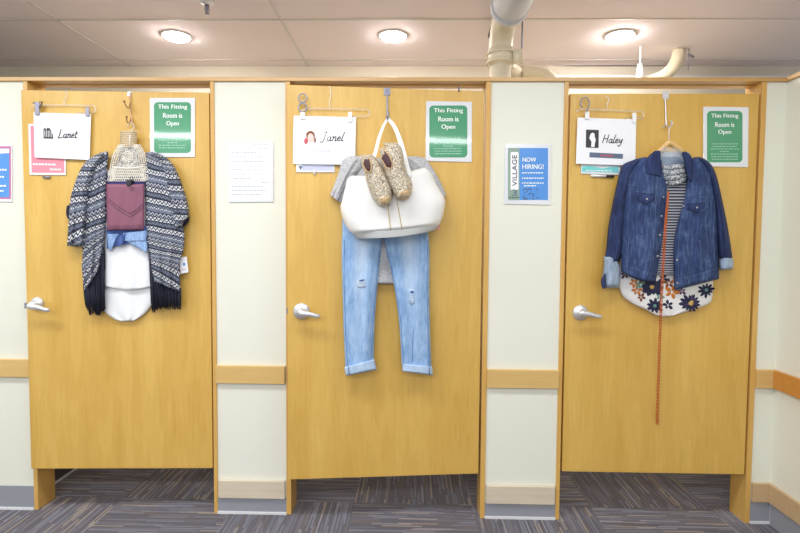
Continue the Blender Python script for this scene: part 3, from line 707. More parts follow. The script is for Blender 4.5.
mb = MB(); mb.prism([P3.at(a, b, 0.005) for a, b in [(582, 167), (588, 165.6), (594, 166.6), (602, 168.4), (610, 167), (618.5, 166.6), (618.5, 172.5), (582, 171.6)]], P3.n * 0.0005, 0); dashes(mb, P3, 586, 612, 170, 1.0, 0.0055, 1, 4, 0.01); mb.build('teal_paper', [m_teal, m_inkwhite], t)
t = thing('marker_pen', 'white marker pen with black cap clipped under the teal sheet', 'pen', P3.at(600, 177, 0.008))
MB().tube([P3.at(591, 175.6, 0.008), P3.at(606, 176.2, 0.008)], 0.0055, 10).build('barrel', m_white, t, True); MB().tube([P3.at(606, 176.2, 0.008), P3.at(614, 176.4, 0.008)], 0.006, 10).build('cap', m_black, t, True)

# ---------------------------------------------------------------- hooks over the doors
t = thing('coat_hook', 'copper wire double coat hook on the left door', 'hook', P1.at(131, 124, 0.0))
quad(MB(), P1, 127.6, 91.8, 131.6, 96.5, 0.0, 0.004, r=0.8).build('plate', m_chrome, t, bevel=0.001)
MB().tube([P1.at(*p) for p in cr([(130, 93, 0.006), (130.5, 104, 0.008), (131, 115, 0.008), (132.5, 122, 0.012), (134.5, 126.5, 0.02)], 18)], 0.0026, 8).build('stem', m_wire, t, True)
for a, b in (((130.4, 108), (124.2, 101.5)), ((131, 123), (126.6, 117))):
    MB().tube([P1.at(*p) for p in cr([(a[0], a[1] - 5, 0.008), (a[0] - 1.5, a[1], 0.022), (a[0] - 4, a[1] - 1.5, 0.04), (b[0], b[1], 0.05)], 14)], 0.0024, 8).ball(P1.at(b[0], b[1], 0.05), 0.006).build('prong', m_wire, t, True)
t = thing('coat_hook', 'long grey hook over the middle door holding the tote straps', 'hook', P2.at(387, 120, 0.0))
quad(MB(), P2, 383.8, 88, 390.2, 95.5, 0.0, 0.004, r=1.0).build('plate', m_greymetal, t, bevel=0.001)
MB().tube([P2.at(*p) for p in cr([(387, 90, 0.006), (387.2, 103, 0.007), (387.4, 116, 0.010), (387.6, 121, 0.03), (387.6, 119, 0.06), (387.6, 114.5, 0.07)], 20)], 0.0038, 8).build('stem', m_greymetal, t, True)
MB().tube([P2.at(388, 112, 0.006), P2.at(388.5, 116.5, 0.006), P2.at(386, 118, 0.01)], 0.004, 8).build('lower_screw', m_greymetal, t, True)
t = thing('coat_hook', 'chrome coat hook on the right door above the wooden hanger', 'hook', P3.at(666, 128, 0.0))
quad(MB(), P3, 662.4, 91.4, 668.4, 99.2, 0.0, 0.005, r=1.0).build('plate', m_chrome, t, bevel=0.001)
MB().tube([P3.at(*p) for p in cr([(665, 97, 0.006), (665.6, 108, 0.007), (666, 120, 0.009), (667.5, 126.5, 0.02), (671, 126, 0.045), (671.5, 120.5, 0.055)], 20)], 0.003, 8).build('stem', m_chrome, t, True)
MB().tube([P3.at(*p) for p in cr([(666, 121, 0.008), (664.5, 126, 0.016), (662.5, 127.5, 0.022)], 8)], 0.0026, 8).build('prong', m_chrome, t, True)
tag(MB().tube([P2.at(459, 86.5, 0.003), P2.at(459, 91.5, 0.004)], 0.004, 8).build('door_top_peg', m_greymetal, None, True), 'tiny grey peg at the top edge of the middle door, above its green sign', 'peg')

# ================================================================ OUTFIT 1 (left door)
pl = P1
g = 'left outfit'
# white blouse: long rounded back, shorter front
t = thing('white_blouse', 'white blouse with a long rounded hem hanging inside the striped cardigan', 'blouse', pl.at(127, 322, 0.012))
sheet(MB(), pl, [(100, 205), (98, 240), (97, 270), (96, 292), (99.5, 304), (106, 313), (114, 319), (121, 321.5)], [(152, 205), (153, 240), (154, 270), (157, 288), (155.5, 298), (149, 309), (142, 316), (134, 321)], 0.010, 0.012,
    [(2.2, 0.004, 0.1, 0.2, 1)], p=0.5, hem=0.06).build('back_panel', m_blouse, t, True)
fb = MB(); sheet(fb, pl, [(106, 170), (105, 210), (105, 250), (104.5, 275), (104, 286)], [(145, 170), (147, 210), (149, 250), (152, 275), (154, 286)], 0.024, 0.016,
    [(3.3, 0.0035, 0.3, 0.4, 1), (1.6, 0.003, 0.0, 0.2, 1)], warp=lambda s, t_: (0, 4.5 * t_ ** 6 * (1 - (2 * s - 1) ** 2)), hem=0.03).build('front_panel', m_blouse, t, True)
# crochet top
cb = fb.bvh()
tag(sheet(MB(), pl, [(106.5, 176), (106.5, 186)], [(145.5, 176), (145.5, 186)], 0.042, 0.008, nv=8, warp=lambda s, t_: (0, 2.5 * math.sin(PI * s) - 1)).build('navy_camisole', m_navy, None, True), 'navy top edge peeking out above the plum clutch', 'camisole')
t = thing('crochet_top', 'cream crochet lace top with gathered straps hanging at the cardigan neckline', 'top', pl.at(127, 182, 0.02))
kb = MB()
for k in range(8):
    y = 132 + k * 2.1; kb.tube([pl.at(121.0 + (k % 2) * 0.4, y, 0.030), pl.at(125, y + 0.4, 0.040), pl.at(130, y - 0.2, 0.043), pl.at(137.2 - (k % 3) * 0.4, y + 0.3, 0.030)], 0.0058, 8)
kb.build('gathered_loops', m_rope, t, True)
for sgn, q in ((-1, [(121.5, 146), (118, 152), (115, 160), (113, 170), (111, 180)]), (1, [(137, 146), (140.5, 152), (142.5, 160), (144, 170), (145, 180)])):
    sb = MB(); pp = cr(q, 18)
    for j, (x, y) in enumerate(pp):
        for dx in (-2.2, 0, 2.2): sb.tube([pl.at(a, b, 0.050 + 0.003 * math.sin(j * 2 + dx)) for a, b in circ(x + dx, y, 1.25, 1.25, 9)], 0.0019, 5, closed=True)
    sb.build('strap', m_crochet, t, True)
sheet(MB(), pl, [(119.5, 148), (118, 158), (115, 168), (110, 182)], [(137.5, 148), (139, 158), (141, 168), (145, 182)], 0.040, 0.006, nu=20, nv=20).build('lace_panel', m_lace, t, True)
sb = MB(); rnd = random.Random(3)
for j in range(5):
    for i in range(17 if j != 1 else 15):
        sb.tube([pl.at(a, b, 0.0525) for a, b in circ(112 + i * 1.95 + (j % 2), 169.5 + j * 2.6, 1.15, 1.3, 8)], 0.0017, 5, closed=True)
sb.tube([pl.at(x, 167 + 1.4 * math.sin((x - 112) / 30 * PI), 0.052) for x in range(112, 146, 2)], 0.004, 6)
for (cx, cy, r_) in ((127.5, 157, 5.6), (127.5, 157, 3.6), (127.5, 157, 1.6)): sb.tube([pl.at(a, b, 0.049) for a, b in circ(cx, cy, r_, r_ * 0.95, 16)], 0.0022, 5, closed=True)
for k in range(10):
    a = k * PI / 5; sb.tube([pl.at(127.5 + 1.6 * math.cos(a), 157 + 1.6 * math.sin(a), 0.049), pl.at(127.5 + 7.5 * math.cos(a), 157 + 7.5 * math.sin(a), 0.049)], 0.0016, 5)
sb.build('crochet_border', m_crochet, t, True)
t = thing('plastic_hanger', 'clear plastic hanger carrying the striped cardigan on the left door', 'hanger', pl.at(130, 160, 0.03))
MB().tube([pl.at(*p) for p in cr([(95, 163, 0.035), (112, 156, 0.038), (122, 150.5, 0.052), (129.5, 146, 0.058), (137, 150, 0.052), (150, 156, 0.038), (165, 163, 0.035)], 26)], 0.0045, 8).build('arms', m_clear, t, True)
MB().tube([pl.at(*p) for p in cr([(129.5, 146, 0.053), (130, 136, 0.050), (130.5, 131, 0.038), (134, 128, 0.028), (133, 123.5, 0.022), (129.5, 123, 0.02), (127.5, 126, 0.02)], 24)], 0.0017, 8).build('hook', m_chrome, t, True)
# chambray shirt knotted below the clutch
t = thing('chambray_shirt', 'light blue chambray shirt knotted below the plum clutch', 'shirt', pl.at(127, 250, 0.045))
sheet(MB(), pl, [(106.5, 226), (106.5, 238), (107, 249)], [(147, 226), (147.5, 238), (148, 250)], 0.044, 0.008, [(4, 0.002, 0.1, 0.5, 1)], nv=20, warp=lambda s, t_: (0, -5.5 * t_ * math.sin(PI * s))).build('waist_band', m_chambd, t, True)
sheet(MB(), pl, [(107, 234), (107.5, 241), (109, 250)], [(119, 234), (116, 240), (111, 250.5)], 0.053, 0.007, [(2, 0.002, 0.1, 0.5, 1)], nu=16, nv=16).build('left_tail', m_chamb, t, True)
sheet(MB(), pl, [(118, 238), (117, 243), (118, 247)], [(127, 232), (126, 238), (124, 243)], 0.055, 0.010, nu=16, nv=16).build('knot', m_chambd, t, True)
sheet(MB(), pl, [(123, 233), (123, 237), (124, 241)], [(147, 232), (147, 237), (146, 242)], 0.056, 0.009, [(2, 0.0025, 0.1, 0.5, 1)], nu=18, nv=14, warp=lambda s, t_: (0, -1.5 * s)).build('upper_flap', m_chamb, t, True)
sheet(MB(), pl, [(126, 241), (132, 245), (142, 250)], [(146.5, 240), (147.5, 246), (147, 252.5)], 0.053, 0.008, [(2, 0.002, 0.1, 0.5, 1)], nu=16, nv=16).build('right_tail', m_chamb, t, True)
# clutch
t = thing('clutch_bag', 'plum leather clutch with stitched V flap hanging at the cardigan front', 'bag', pl.at(125, 231, 0.05))
kb = MB(); sheet(kb, pl, [(106.3, 184), (106.3, 200), (106.8, 218), (107, 230.5)], [(144.3, 184), (144.5, 200), (144.5, 218), (144.3, 230)], 0.052, 0.024, [(1.3, 0.003, 0.2, 0.3, 0), (2.7, 0.0015, .5, .2, 0)], p=0.28, hem=0.05, top=0.04, nu=36, nv=36)
cbody = kb.build('body', m_clutch, t, True)
cb = kb.bvh(); sm = MB()
for dy in (0, 3.2): seam(sm, cb, pl, [(107, 197 + dy), (117, 206 + dy), (130, 213.5 + dy), (136, 210 + dy), (144, 203 + dy)], 0.0018, 30)
for dy in (0, 1.8): seam(sm, cb, pl, [(107.3, 226 + dy), (144, 225.5 + dy)], 0.0014, 20)
sm.build('flap_seam', m_plumedge, cbody, True)
t = thing('binder_clip', 'small black binder clip holding the plum clutch', 'clip', pl.at(131, 186, 0.08))
MB().prism([pl.at(128.6, 180.5, 0.058), pl.at(134.2, 180.5, 0.058), pl.at(133.4, 186.5, 0.058), pl.at(129.4, 186.5, 0.058)], pl.n * 0.026).build('body', m_black, t, bevel=0.002)
MB().tube([pl.at(*p) for p in ((130, 186, 0.086), (130.3, 190, 0.086), (132.7, 190, 0.086), (133, 186, 0.086))], 0.0012, 6).tube([pl.at(*p) for p in ((130, 181, 0.07), (130.3, 176.8, 0.07), (132.7, 176.8, 0.07), (133, 181, 0.07))], 0.0022, 6).build('wire_handle', m_black, t, True)
# kimono cardigan
t = thing('kimono_cardigan', 'black and white woven stripe open cardigan with black fringe on the left door', 'cardigan', pl.at(126, 312, 0.03))
fl = [(2.5, 0.009, 0.0, 0.25, 0.7), (5.3, 0.004, 0.4, 0.5, 0.8)]
sheet(MB(), pl, [(94, 157), (88, 175), (85, 200), (83.5, 225), (82.5, 250), (82, 270), (84, 292)], [(108.5, 151), (107.3, 175), (107, 200), (106.2, 225), (105.3, 238), (103.5, 252), (99.5, 268)], 0.030, 0.034, fl, wob=0.3, tilt=0.35).build('left_front', m_kim, t, True)
sheet(MB(), pl, [(146, 152), (145, 175), (145, 200), (145.3, 225), (146.5, 245), (149, 262), (151, 280)], [(160, 154), (174, 172), (181, 198), (183, 222), (184.5, 246), (180, 262), (180.5, 292)], 0.030, 0.034, [(3.0, 0.010, 0.3, 0.2, 0.7), (6.1, 0.004, 0.2, 0.4, 0.8)], wob=0.3, tilt=-0.25).build('right_front', m_kim, t, True)
sheet(MB(), pl, [(101, 152.5), (92, 157), (83, 165), (76, 180), (70.5, 198), (68.5, 222), (67, 246)], [(108, 151), (103, 160), (97, 172), (92, 188), (89, 205), (87, 226), (85, 247)], 0.022, 0.052, [(1.6, 0.009, 0.1, 0.15, 0.5), (3.7, 0.004, 0.3, 0.3, 0.8)], p=0.5, top=0.1, hem=0.03, tilt=0.5).build('left_sleeve', m_kim, t, True)
sheet(MB(), pl, [(146, 152), (155, 158), (161, 168), (165, 184), (169, 200), (172, 215), (175, 232)], [(152, 152), (161, 154.5), (171, 162), (178, 174), (184, 190), (188.5, 206), (188.5, 217)], 0.022, 0.056, [(1.4, 0.008, 0.2, 0.15, 0.5), (3.4, 0.004, 0.1, 0.3, 0.8)], p=0.5, top=0.1, hem=0.03, tilt=-0.6).build('right_sleeve', m_kim, t, True)
sheet(MB(), pl, [(66.6, 206), (66, 214), (68, 219)], [(71, 204), (71, 212), (70, 219)], 0.020, 0.012, nu=10, nv=10).build('sleeve_lining', m_fringe, t, True)
sheet(MB(), pl, [(182, 216), (181, 222), (181, 227)], [(189.3, 215), (189, 221), (184, 227)], 0.018, 0.014, nu=10, nv=10).build('sleeve_lining', m_fringe, t, True)
rnd = random.Random(5)
def fringe(top, bot, n_):
    b = MB()
    for k in range(n_):
        s_ = k / (n_ - 1); T = cr(top, 60)[int(s_ * 59)]; B = cr(bot, 60)[int(s_ * 59)]
        for z in range(2):
            o_ = rnd.uniform(0.026, 0.046); dx = rnd.uniform(-1.2, 1.2); dy = rnd.uniform(-3.0, 1.2)
            b.tube([pl.at(T[0], T[1], o_ + 0.006), pl.at((T[0] + B[0]) / 2 + dx * 0.6, (T[1] + B[1]) / 2, o_), pl.at(B[0] + dx, B[1] + dy, o_ - 0.004)], [0.0030, 0.0032, 0.0018], 4)
    return b.build('fringe', m_fringe, t, True)
fringe([(83.5, 284), (86, 286), (92, 279), (98, 268), (103, 254)], [(86.5, 307), (90, 314), (96, 314.5), (100, 314), (104, 310)], 44)
fringe([(103.5, 238), (102.5, 252), (103, 258)], [(105, 262), (103.5, 280), (103, 292)], 8)
fringe([(149, 244), (151, 268), (155, 279), (168, 284), (180.5, 288)], [(152, 286), (153, 311), (160, 308.5), (170, 309), (180, 309)], 58)
t = thing('price_tag', 'white price tag with a tiny blue mark hanging from the striped cardigan', 'tag', pl.at(184, 273, 0.02))
quad(MB(), pl, 0, 0, 0, 0, 0.022, 0.001, corners=[(179, 257.3), (186.8, 256.6), (188.6, 272.2), (180.8, 273.8)]).build('card', m_paper, t)
mb = MB(); mb.prism([pl.at(a, b, 0.0235) for a, b in ((183, 263), (185.3, 263), (185.3, 265.6), (183, 265.6))], pl.n * 0.0004); dashes(mb, pl, 181.8, 186.8, 269, 0.8, 0.0235, 1, 4); mb.build('print', [m_blue, m_rose], t)

# ================================================================ OUTFIT 2 (middle door)
pl = P2
t = thing('grey_tee', 'heather grey tee hanging behind the white tote', 'shirt', pl.at(388, 286, 0.012))
sheet(MB(), pl, [(362, 158), (352, 175), (350, 210), (352, 250), (353, 270), (362, 284)], [(410, 158), (420, 175), (424, 210), (427, 250), (428, 272), (416, 284)], 0.012, 0.020, [(3, 0.004, 0.1, 0.2, 1)], hem=0.03).build('body', m_greytee, t, True)
sheet(MB(), pl, [(350, 156), (342.5, 160.5), (339, 172), (334.5, 184), (330, 195)], [(368, 156), (362, 168), (352, 180), (346, 192), (341, 203)], 0.014, 0.030, [(2, 0.005, 0.1, 0.2, 0.6), (4, .002, .4, .1, .5)], p=0.5, top=0.1).build('sleeve', m_greytee, t, True)
sheet(MB(), pl, [(402, 157), (410, 168), (420, 180), (430, 190), (437, 202)], [(408, 156), (424, 158), (433, 169), (440.5, 182), (446.5, 195)], 0.014, 0.030, [(2, 0.005, 0.4, 0.2, 0.6)], p=0.5, top=0.1).build('sleeve', m_greytee, t, True)
t = thing('ripped_jeans', 'light blue ripped jeans with rolled cuffs hanging from the middle door', 'jeans', pl.at(388, 376, 0.02))
jb = MB()
sheet(jb, pl, [(342.5, 200), (342.3, 225), (341.6, 255), (342.5, 290), (343.6, 330), (345.3, 368)], [(383.5, 200), (383.5, 225), (381, 250), (378, 280), (374.8, 320), (373.6, 364)], 0.034, 0.030, [(1.3, 0.005, 0.3, 0.2, 0.3), (2.6, 0.003, 0.1, 0.3, 1)], norm=True, nu=36, nv=70, p=0.42)
lb1 = jb.bvh(); leg1 = jb.build('left_leg', m_jeans, t, True)
jb = MB()
sheet(jb, pl, [(382.5, 200), (382.5, 225), (386, 250), (393, 280), (399, 322), (401.7, 366)], [(427.5, 200), (428, 225), (429.4, 255), (429.2, 290), (430, 330), (431.4, 368)], 0.034, 0.030, [(1.2, 0.005, 0.1, 0.2, 0.3), (2.4, 0.003, 0.5, 0.3, 1)], norm=True, nu=36, nv=70, p=0.42)
lb2 = jb.bvh(); leg2 = jb.build('right_leg', m_jeans, t, True)
sheet(MB(), pl, [(344.3, 367), (344.7, 371.5), (346.2, 376)], [(374.3, 358.8), (375.4, 364), (377, 369.6)], 0.030, 0.046, [(1.5, 0.002, 0.1, 0.2, 0.3)], nv=14, p=0.35, hem=0.15, top=0.15).build('rolled_cuff', m_cuff, t, True)
sheet(MB(), pl, [(402.2, 363), (402, 367.5), (402.3, 371.5)], [(432, 366.3), (432.6, 370.5), (432.6, 375.4)], 0.030, 0.046, [(1.5, 0.002, 0.1, 0.2, 0.3)], nv=14, p=0.35, hem=0.15, top=0.15).build('rolled_cuff', m_cuff, t, True)
for v, leg, qs, cf in ((lb1, leg1, ([(344.3, 240), (344, 280), (345.5, 330), (347.5, 366)], [(380, 250), (376.5, 280), (373, 320), (371.5, 358)]), ((348.3, 367), (349.3, 375))),
                  (lb2, leg2, ([(388, 252), (395, 282), (401, 322), (403.5, 362)], [(427.5, 240), (427, 290), (428, 330), (429.4, 366)], [(413.5, 330), (412.5, 345), (412.5, 362)]), ((429, 366.5), (429.6, 374.6)))):
    for q in qs:
        sm = MB(); seam(sm, v, pl, q, 0.0013, 50); sm.build('side_seam', m_seam_b, leg, True)
    MB().tube([pl.at(*cf[0], 0.077), pl.at(*cf[1], 0.077)], 0.0022, 6).build('cuff_seam', m_seam_b, leg, True)
rp = MB()
patch(rp, lb1, pl, [(356.6, 281), (360, 279.4), (364.5, 279), (366.4, 280.4), (364, 283), (366, 287), (358, 287.4), (357, 284)], 0.0012, 0)
patch(rp, lb1, pl, [(358.5, 280.6), (362, 279.3), (365.5, 279.6), (362, 281.6)], 0.0022, 1)
for k in range(5): rp.tube([onto(lb1, pl, 357.3, 282.2 + k * 1.1, 0.003), onto(lb1, pl, 365.5, 281.9 + k * 1.1, 0.003)], 0.0007, 4, 2)
rp.build('knee_rip', [m_cuff, m_chambd, m_white], leg1, True)
rp = MB()
patch(rp, lb2, pl, [(408.5, 289.5), (413, 289), (415.2, 292), (413, 296), (415, 303), (411, 305.5), (408.6, 300), (410, 295)], 0.0012, 0)
patch(rp, lb2, pl, [(409.8, 291.4), (413, 290.4), (414, 292.6), (411.4, 293.8)], 0.0022, 1)
for k in range(5): rp.tube([onto(lb2, pl, 409.4, 294.8 + k * 2, 0.003), onto(lb2, pl, 414.2, 294.4 + k * 2, 0.003)], 0.0007, 4, 2)
rp.build('knee_rip', [m_cuff, m_chambd, m_white], leg2, True)
# tote
t = thing('tote_bag', 'large white leather tote with two straps hung over the grey hook', 'bag', pl.at(392, 238, 0.07))
TB = MB()
sheet(TB, pl, [(352.5, 175.5), (347.5, 179), (344.5, 190), (342, 200), (340.4, 208), (343, 219), (348, 229), (354.5, 235.5)], [(424.5, 167.5), (430, 171.5), (435.5, 182), (440.5, 191), (445, 200), (444.5, 208), (442, 219), (437, 228.5)], 0.066, 0.10,
    [(1.2, 0.006, 0.1, 0.2, 0.4), (2.3, 0.003, 0.6, 0.3, 0.6)], nu=60, nv=50, p=0.42, top=0.12, hem=0.1, warp=lambda s, t_: (0, (1 - t_) ** 3 * (3.2 * math.sin(PI * s) - 0.0) + t_ ** 4 * 2.0 * math.sin(PI * s)))
tb_ = TB.bvh(); tbody = TB.build('body', m_tote, t, True)
TP = MB(); sheet(TP, pl, [(351, 231.5), (353.5, 235), (357, 238.7)], [(439.5, 224.5), (437.5, 228), (434, 231)], 0.060, 0.098, nu=50, nv=10, p=0.4, warp=lambda s, t_: (0, 2.2 * math.sin(PI * s))); TP.build('base_trim', m_totebase, t, True)
gl = MB(); seam(gl, tb_, pl, [(386.5, 190), (388, 207), (391, 233)], 0.0022, 24, fallback=0.16); gl.build('gold_trim', m_goldline, tbody, True)
gl = MB(); seam(gl, tb_, pl, [(394, 185), (397.5, 204), (402.5, 232)], 0.0022, 24, fallback=0.16)
gl.build('gold_trim', m_goldline, tbody, True)
def strap(q, name='strap', w0=2.2, off2=None):
    """flat leather strap through (x, y, off)"""
    c = cr(q, 30); b = MB(); vs = []
    for k, (x, y, o_) in enumerate(c):
        ax, ay = c[min(k + 1, 29)][0] - c[max(k - 1, 0)][0], c[min(k + 1, 29)][1] - c[max(k - 1, 0)][1]; L_ = math.hypot(ax, ay) or 1; nx, ny = -ay / L_, ax / L_
        wd_ = w0 * (0.55 + 0.45 * k / 29)
        for (e, oo) in ((-1, 0), (1, 0), (1, 0.005), (-1, 0.005)): vs.append(pl.at(x + nx * wd_ * e, y + ny * wd_ * e, o_ + oo))
    fs = [(4 * k + a, 4 * k + (a + 1) % 4, 4 * k + 4 + (a + 1) % 4, 4 * k + 4 + a) for k in range(29) for a in range(4)] + [(0, 1, 2, 3), (116, 117, 118, 119)]
    b.add(vs, fs); return b.build(name, m_tote, t, False, bevel=0.001)
strap([(387.6, 118.5, 0.045), (383, 127, 0.06), (379, 138, 0.085), (376, 150, 0.115), (372, 164, 0.14), (369, 178, 0.157)], w0=2.2)
strap([(387.8, 118.5, 0.050), (394, 126, 0.075), (399.5, 139, 0.105), (403.5, 153, 0.135), (407, 168, 0.158), (408, 177, 0.166)], w0=3.0)
rg = MB(); rg.tube([onto(tb_, pl, x, y, 0.002, 0.15) for x, y in circ(406.8, 176.3, 4.2, 4.4, 20)], 0.0022, 6, closed=True); rg.build('stitched_ring', m_totebase, t, True)
# glitter shoes
def shoe(lab, L, R, mouth, toe, vent, off):
    t = thing('glitter_bootie', lab, 'shoe', pl.at(toe[0], toe[1], off), 'pair of glitter open-toe booties')
    b = MB(); sheet(b, pl, L, R, off, 0.062, [(1.0, 0.002, 0, 0, 0)], nu=30, nv=44, p=0.5, top=0.06, hem=0.05); bv = b.bvh(); b.build('upper', m_glit, t, True)
    # toe leather
    k = MB(); patch(k, bv, pl, toe[2], 0.003, fallback=off + 0.02); k.build('toe_cap', m_tan, t, True)
    k = MB(); patch(k, bv, pl, mouth, 0.003, fallback=off + 0.03); k.build('lining', m_lining, t, True)
    k = MB(); k.tube([onto(bv, pl, x, y, 0.003, off + 0.03) for x, y in mouth], 0.0034, 6, closed=True); k.build('collar', m_tan, t, True)
    k = MB(); sheet(k, pl, [(a - 0.4, b_) for a, b_ in L[-4:]], [(a + 0.4, b_ + 0.3) for a, b_ in R[-4:]], off - 0.008, 0.012, nu=16, nv=16, hem=0.1); k.build('sole', m_tan, t, True)
    return t
shoe('left glitter open-toe bootie of the pair, resting against the white tote', [(361, 155), (362, 166), (365.5, 177), (369, 188), (372.5, 197), (379, 206)], [(371, 154), (378, 160), (385, 171), (390.5, 182), (393, 194), (389.5, 205.5)],
     [(362.6, 156.8), (366.5, 155.8), (369.8, 159), (371.6, 166), (370.6, 172), (366.8, 171.5), (363.4, 165)], (383, 206, [(373.4, 196.5), (379, 198.5), (386, 197), (392.2, 193.5), (392, 200), (389, 205), (383.5, 206.4), (378, 204)]), [(371, 171), (377, 183), (382, 194)], 0.165)
shoe('right glitter open-toe bootie of the pair, nearer the green sign', [(379.5, 149), (380.5, 160), (384, 171), (387.5, 181), (391.5, 190), (397, 199.6)], [(392, 143), (400, 149), (402.8, 160), (407, 172), (412, 184), (410, 197)],
     [(379.8, 151), (384, 149.8), (389, 155), (392.5, 163), (391.5, 168.5), (386.2, 167.5), (381.4, 159)], (402, 200, [(393.6, 191.5), (400, 193), (406, 190.5), (411.5, 185.5), (412, 193), (408.6, 198.5), (402.5, 200.6), (396.6, 198)]), [(391, 168), (396, 180), (400, 190)], 0.172)
sheet(MB(), pl, [(382.5, 142.5), (388, 150), (392, 160), (395, 172)], [(397, 142.5), (402, 149), (403.8, 160), (404, 173)], 0.182, 0.050, nu=20, nv=24, top=0.12, hem=0.1).build('heel_counter', m_glit, bpy.data.objects['glitter_bootie.001'], True)
tag(quad(MB(), pl, 0, 0, 0, 0, 0.05, 0.002, corners=[(433, 222), (440, 223), (439, 229.5), (433, 230)]).build('coral_tag', m_pink), 'small coral paper tag at the tote right corner', 'tag')

# ================================================================ OUTFIT 3 (right door)
pl = P3
t = thing('floral_shirt', 'white shirt with navy and orange flowers hanging below the denim jacket', 'shirt', pl.at(668, 316, 0.012))
FB = MB(); sheet(FB, pl, [(622, 240), (620, 262), (618.5, 280), (622, 295), (633, 304), (645, 309.5), (656, 315.5), (664, 316.5)], [(712, 240), (713, 262), (713, 280), (712.5, 296), (709, 303.5), (697, 308.5), (684, 312.5), (674, 315.5)], 0.012, 0.024,
    [(2.4, 0.003, 0.1, 0.2, 1)], nu=60, nv=50, hem=0.02); fbv = FB.bvh(); FB.build('body', m_floralw, t, True)
fm = MB()
def petals(cx, cy, r_, n_, mi, wd_=0.22, ph=0.0, inner=0.15, cm=4):
    for k in range(n_):
        a = ph + 2 * PI * k / n_; rr = r_ * random.uniform(0.75, 1.1); ux, uy = math.cos(a), math.sin(a) * 0.9; nx, ny = -uy, ux
        q = [(cx + ux * rr * f_ + nx * rr * wd_ * g_, cy + uy * rr * f_ + ny * rr * wd_ * g_) for f_, g_ in ((inner, 0.25), (0.45, 1), (0.8, 0.8), (1.0, 0), (0.8, -0.8), (0.45, -1), (inner, -0.25))]
        patch(fm, fbv, pl, q, 0.0012 + 0.0002 * (k % 3), mi)
    if cm is not None: patch(fm, fbv, pl, circ(cx, cy, r_ * 0.2, r_ * 0.18, 10), 0.0022, cm)
petals(691, 303.5, 12, 13, 1, 0.16, 0.2); petals(706.5, 290, 9, 10, 1, 0.17, 0.4, cm=6); petals(652, 287, 11.5, 10, 1, 0.26, 0.1); petals(655, 306, 9, 9, 1, 0.2, 0.6, cm=6)
petals(692, 302, 8, 6, 5, 0.12, 0.5); petals(641, 285, 7, 7, 6, 0.22, 0.9, cm=None); petals(700, 278, 6, 7, 1, 0.2); petals(625, 274, 6, 6, 5, 0.2)
for (cx, cy, r_, mi, ph) in ((634, 283, 6, 2, 0.4), (637, 291, 6, 2, 0.9), (641, 297, 5, 3, 0.3), (672, 292, 8, 2, 1.3), (669, 283, 7, 3, 0.9), (676, 281, 6, 2, 0.2), (663, 279, 6, 1, 0.2), (643, 280, 6, 3, 0), (660, 297, 5, 6, 0.1), (668, 305, 6, 1, 0.8), (682, 291, 5, 5, 0.8)):
    petals(cx, cy, r_, 5, mi, 0.26, ph, cm=None)
fm.build('flower_print', [m_floralw, m_fnavy, m_forange, m_fbrown, m_fgold, m_fpurple, m_fsage], t, True)
t = thing('striped_top', 'grey and navy striped top inside the open denim jacket', 'top', pl.at(668, 274, 0.03))
sheet(MB(), pl, [(655, 176), (656, 210), (655, 245), (652, 275)], [(692, 176), (688, 210), (682, 245), (679, 275)], 0.040, 0.010, [(2, 0.003, 0.1, 0.2, 1)], nu=20, nv=40).build('body', m_stripe, t, True)
t = thing('knit_scarf', 'marled grey and white knit bunched at the denim jacket neckline', 'scarf', pl.at(673, 184, 0.05))
for k, q in enumerate([[(661, 166, .050), (667, 168, .066), (675, 167, .07), (686, 166, .055)], [(661, 171, .050), (669, 173, .07), (678, 172, .072), (687, 170, .055)], [(662, 176, .052), (669, 178, .068), (678, 177, .07), (686, 175, .055)], [(665, 181, .052), (672, 183, .062), (680, 181, .062), (685, 178, .055)]]):
    MB().tube([pl.at(*p) for p in cr(q, 16)], [0.009 + 0.004 * math.sin(PI * i / 15) for i in range(16)], 10).build('fold', m_scarf, t, True)
t = thing('wooden_hanger', 'wooden hanger with clear plastic wrap carrying the denim jacket', 'hanger', pl.at(669, 155, 0.04))
MB().tube([pl.at(*p) for p in cr([(634, 167, .035), (652, 157, .045), (662, 148.5, .05), (669, 143, .05), (677, 147.5, .05), (688, 156, .045), (708, 167, .035)], 30)], [0.006] * 8 + [0.012] * 14 + [0.006] * 8, 10).build('arms', m_hwood, t, True)
MB().tube([pl.at(*p) for p in cr([(669, 142, .05), (669, 135, .05), (669, 129.5, .045), (671.5, 126, .042), (672.5, 122.5, .04), (670, 120, .038)], 18)], 0.0017, 8).build('hook', m_chrome, t, True)
sheet(MB(), pl, [(662.5, 147), (661, 151), (660.5, 157)], [(676, 148), (681, 151), (685, 157)], 0.062, 0.010, [(3, 0.003, .1, .8, 1)], nu=20, nv=14).build('plastic_wrap', m_clear, t, True)
# jacket
t = thing('denim_jacket', 'dark blue denim jacket with turned-up pale cuffs on the right door', 'jacket', pl.at(670, 291, 0.03))
sheet(MB(), pl, [(655, 152), (653, 162), (652, 175)], [(689, 152), (691, 162), (692, 175)], 0.026, 0.008, nu=20, nv=12).build('back_lining', m_jcuff, t, True)
A = MB(); sheet(A, pl, [(645, 157), (632, 160.5), (626, 168), (622.5, 190), (620.5, 215), (620, 240), (620.5, 258), (621.5, 272)], [(661.5, 160), (664.5, 172), (667.5, 186), (666.5, 205), (664.5, 225), (662, 245), (658.5, 268), (655.5, 282)], 0.038, 0.048,
    [(1.4, 0.006, 0.2, 0.2, 0.6), (3.1, 0.003, 0.5, 0.3, 1)], nu=50, nv=70, p=0.4, hem=0.02, top=0.05, warp=lambda s, t_: (0, t_ ** 6 * 3.2 * math.sin(PI * s))); av = A.bvh(); frontA = A.build('left_front', m_jacket, t, True)
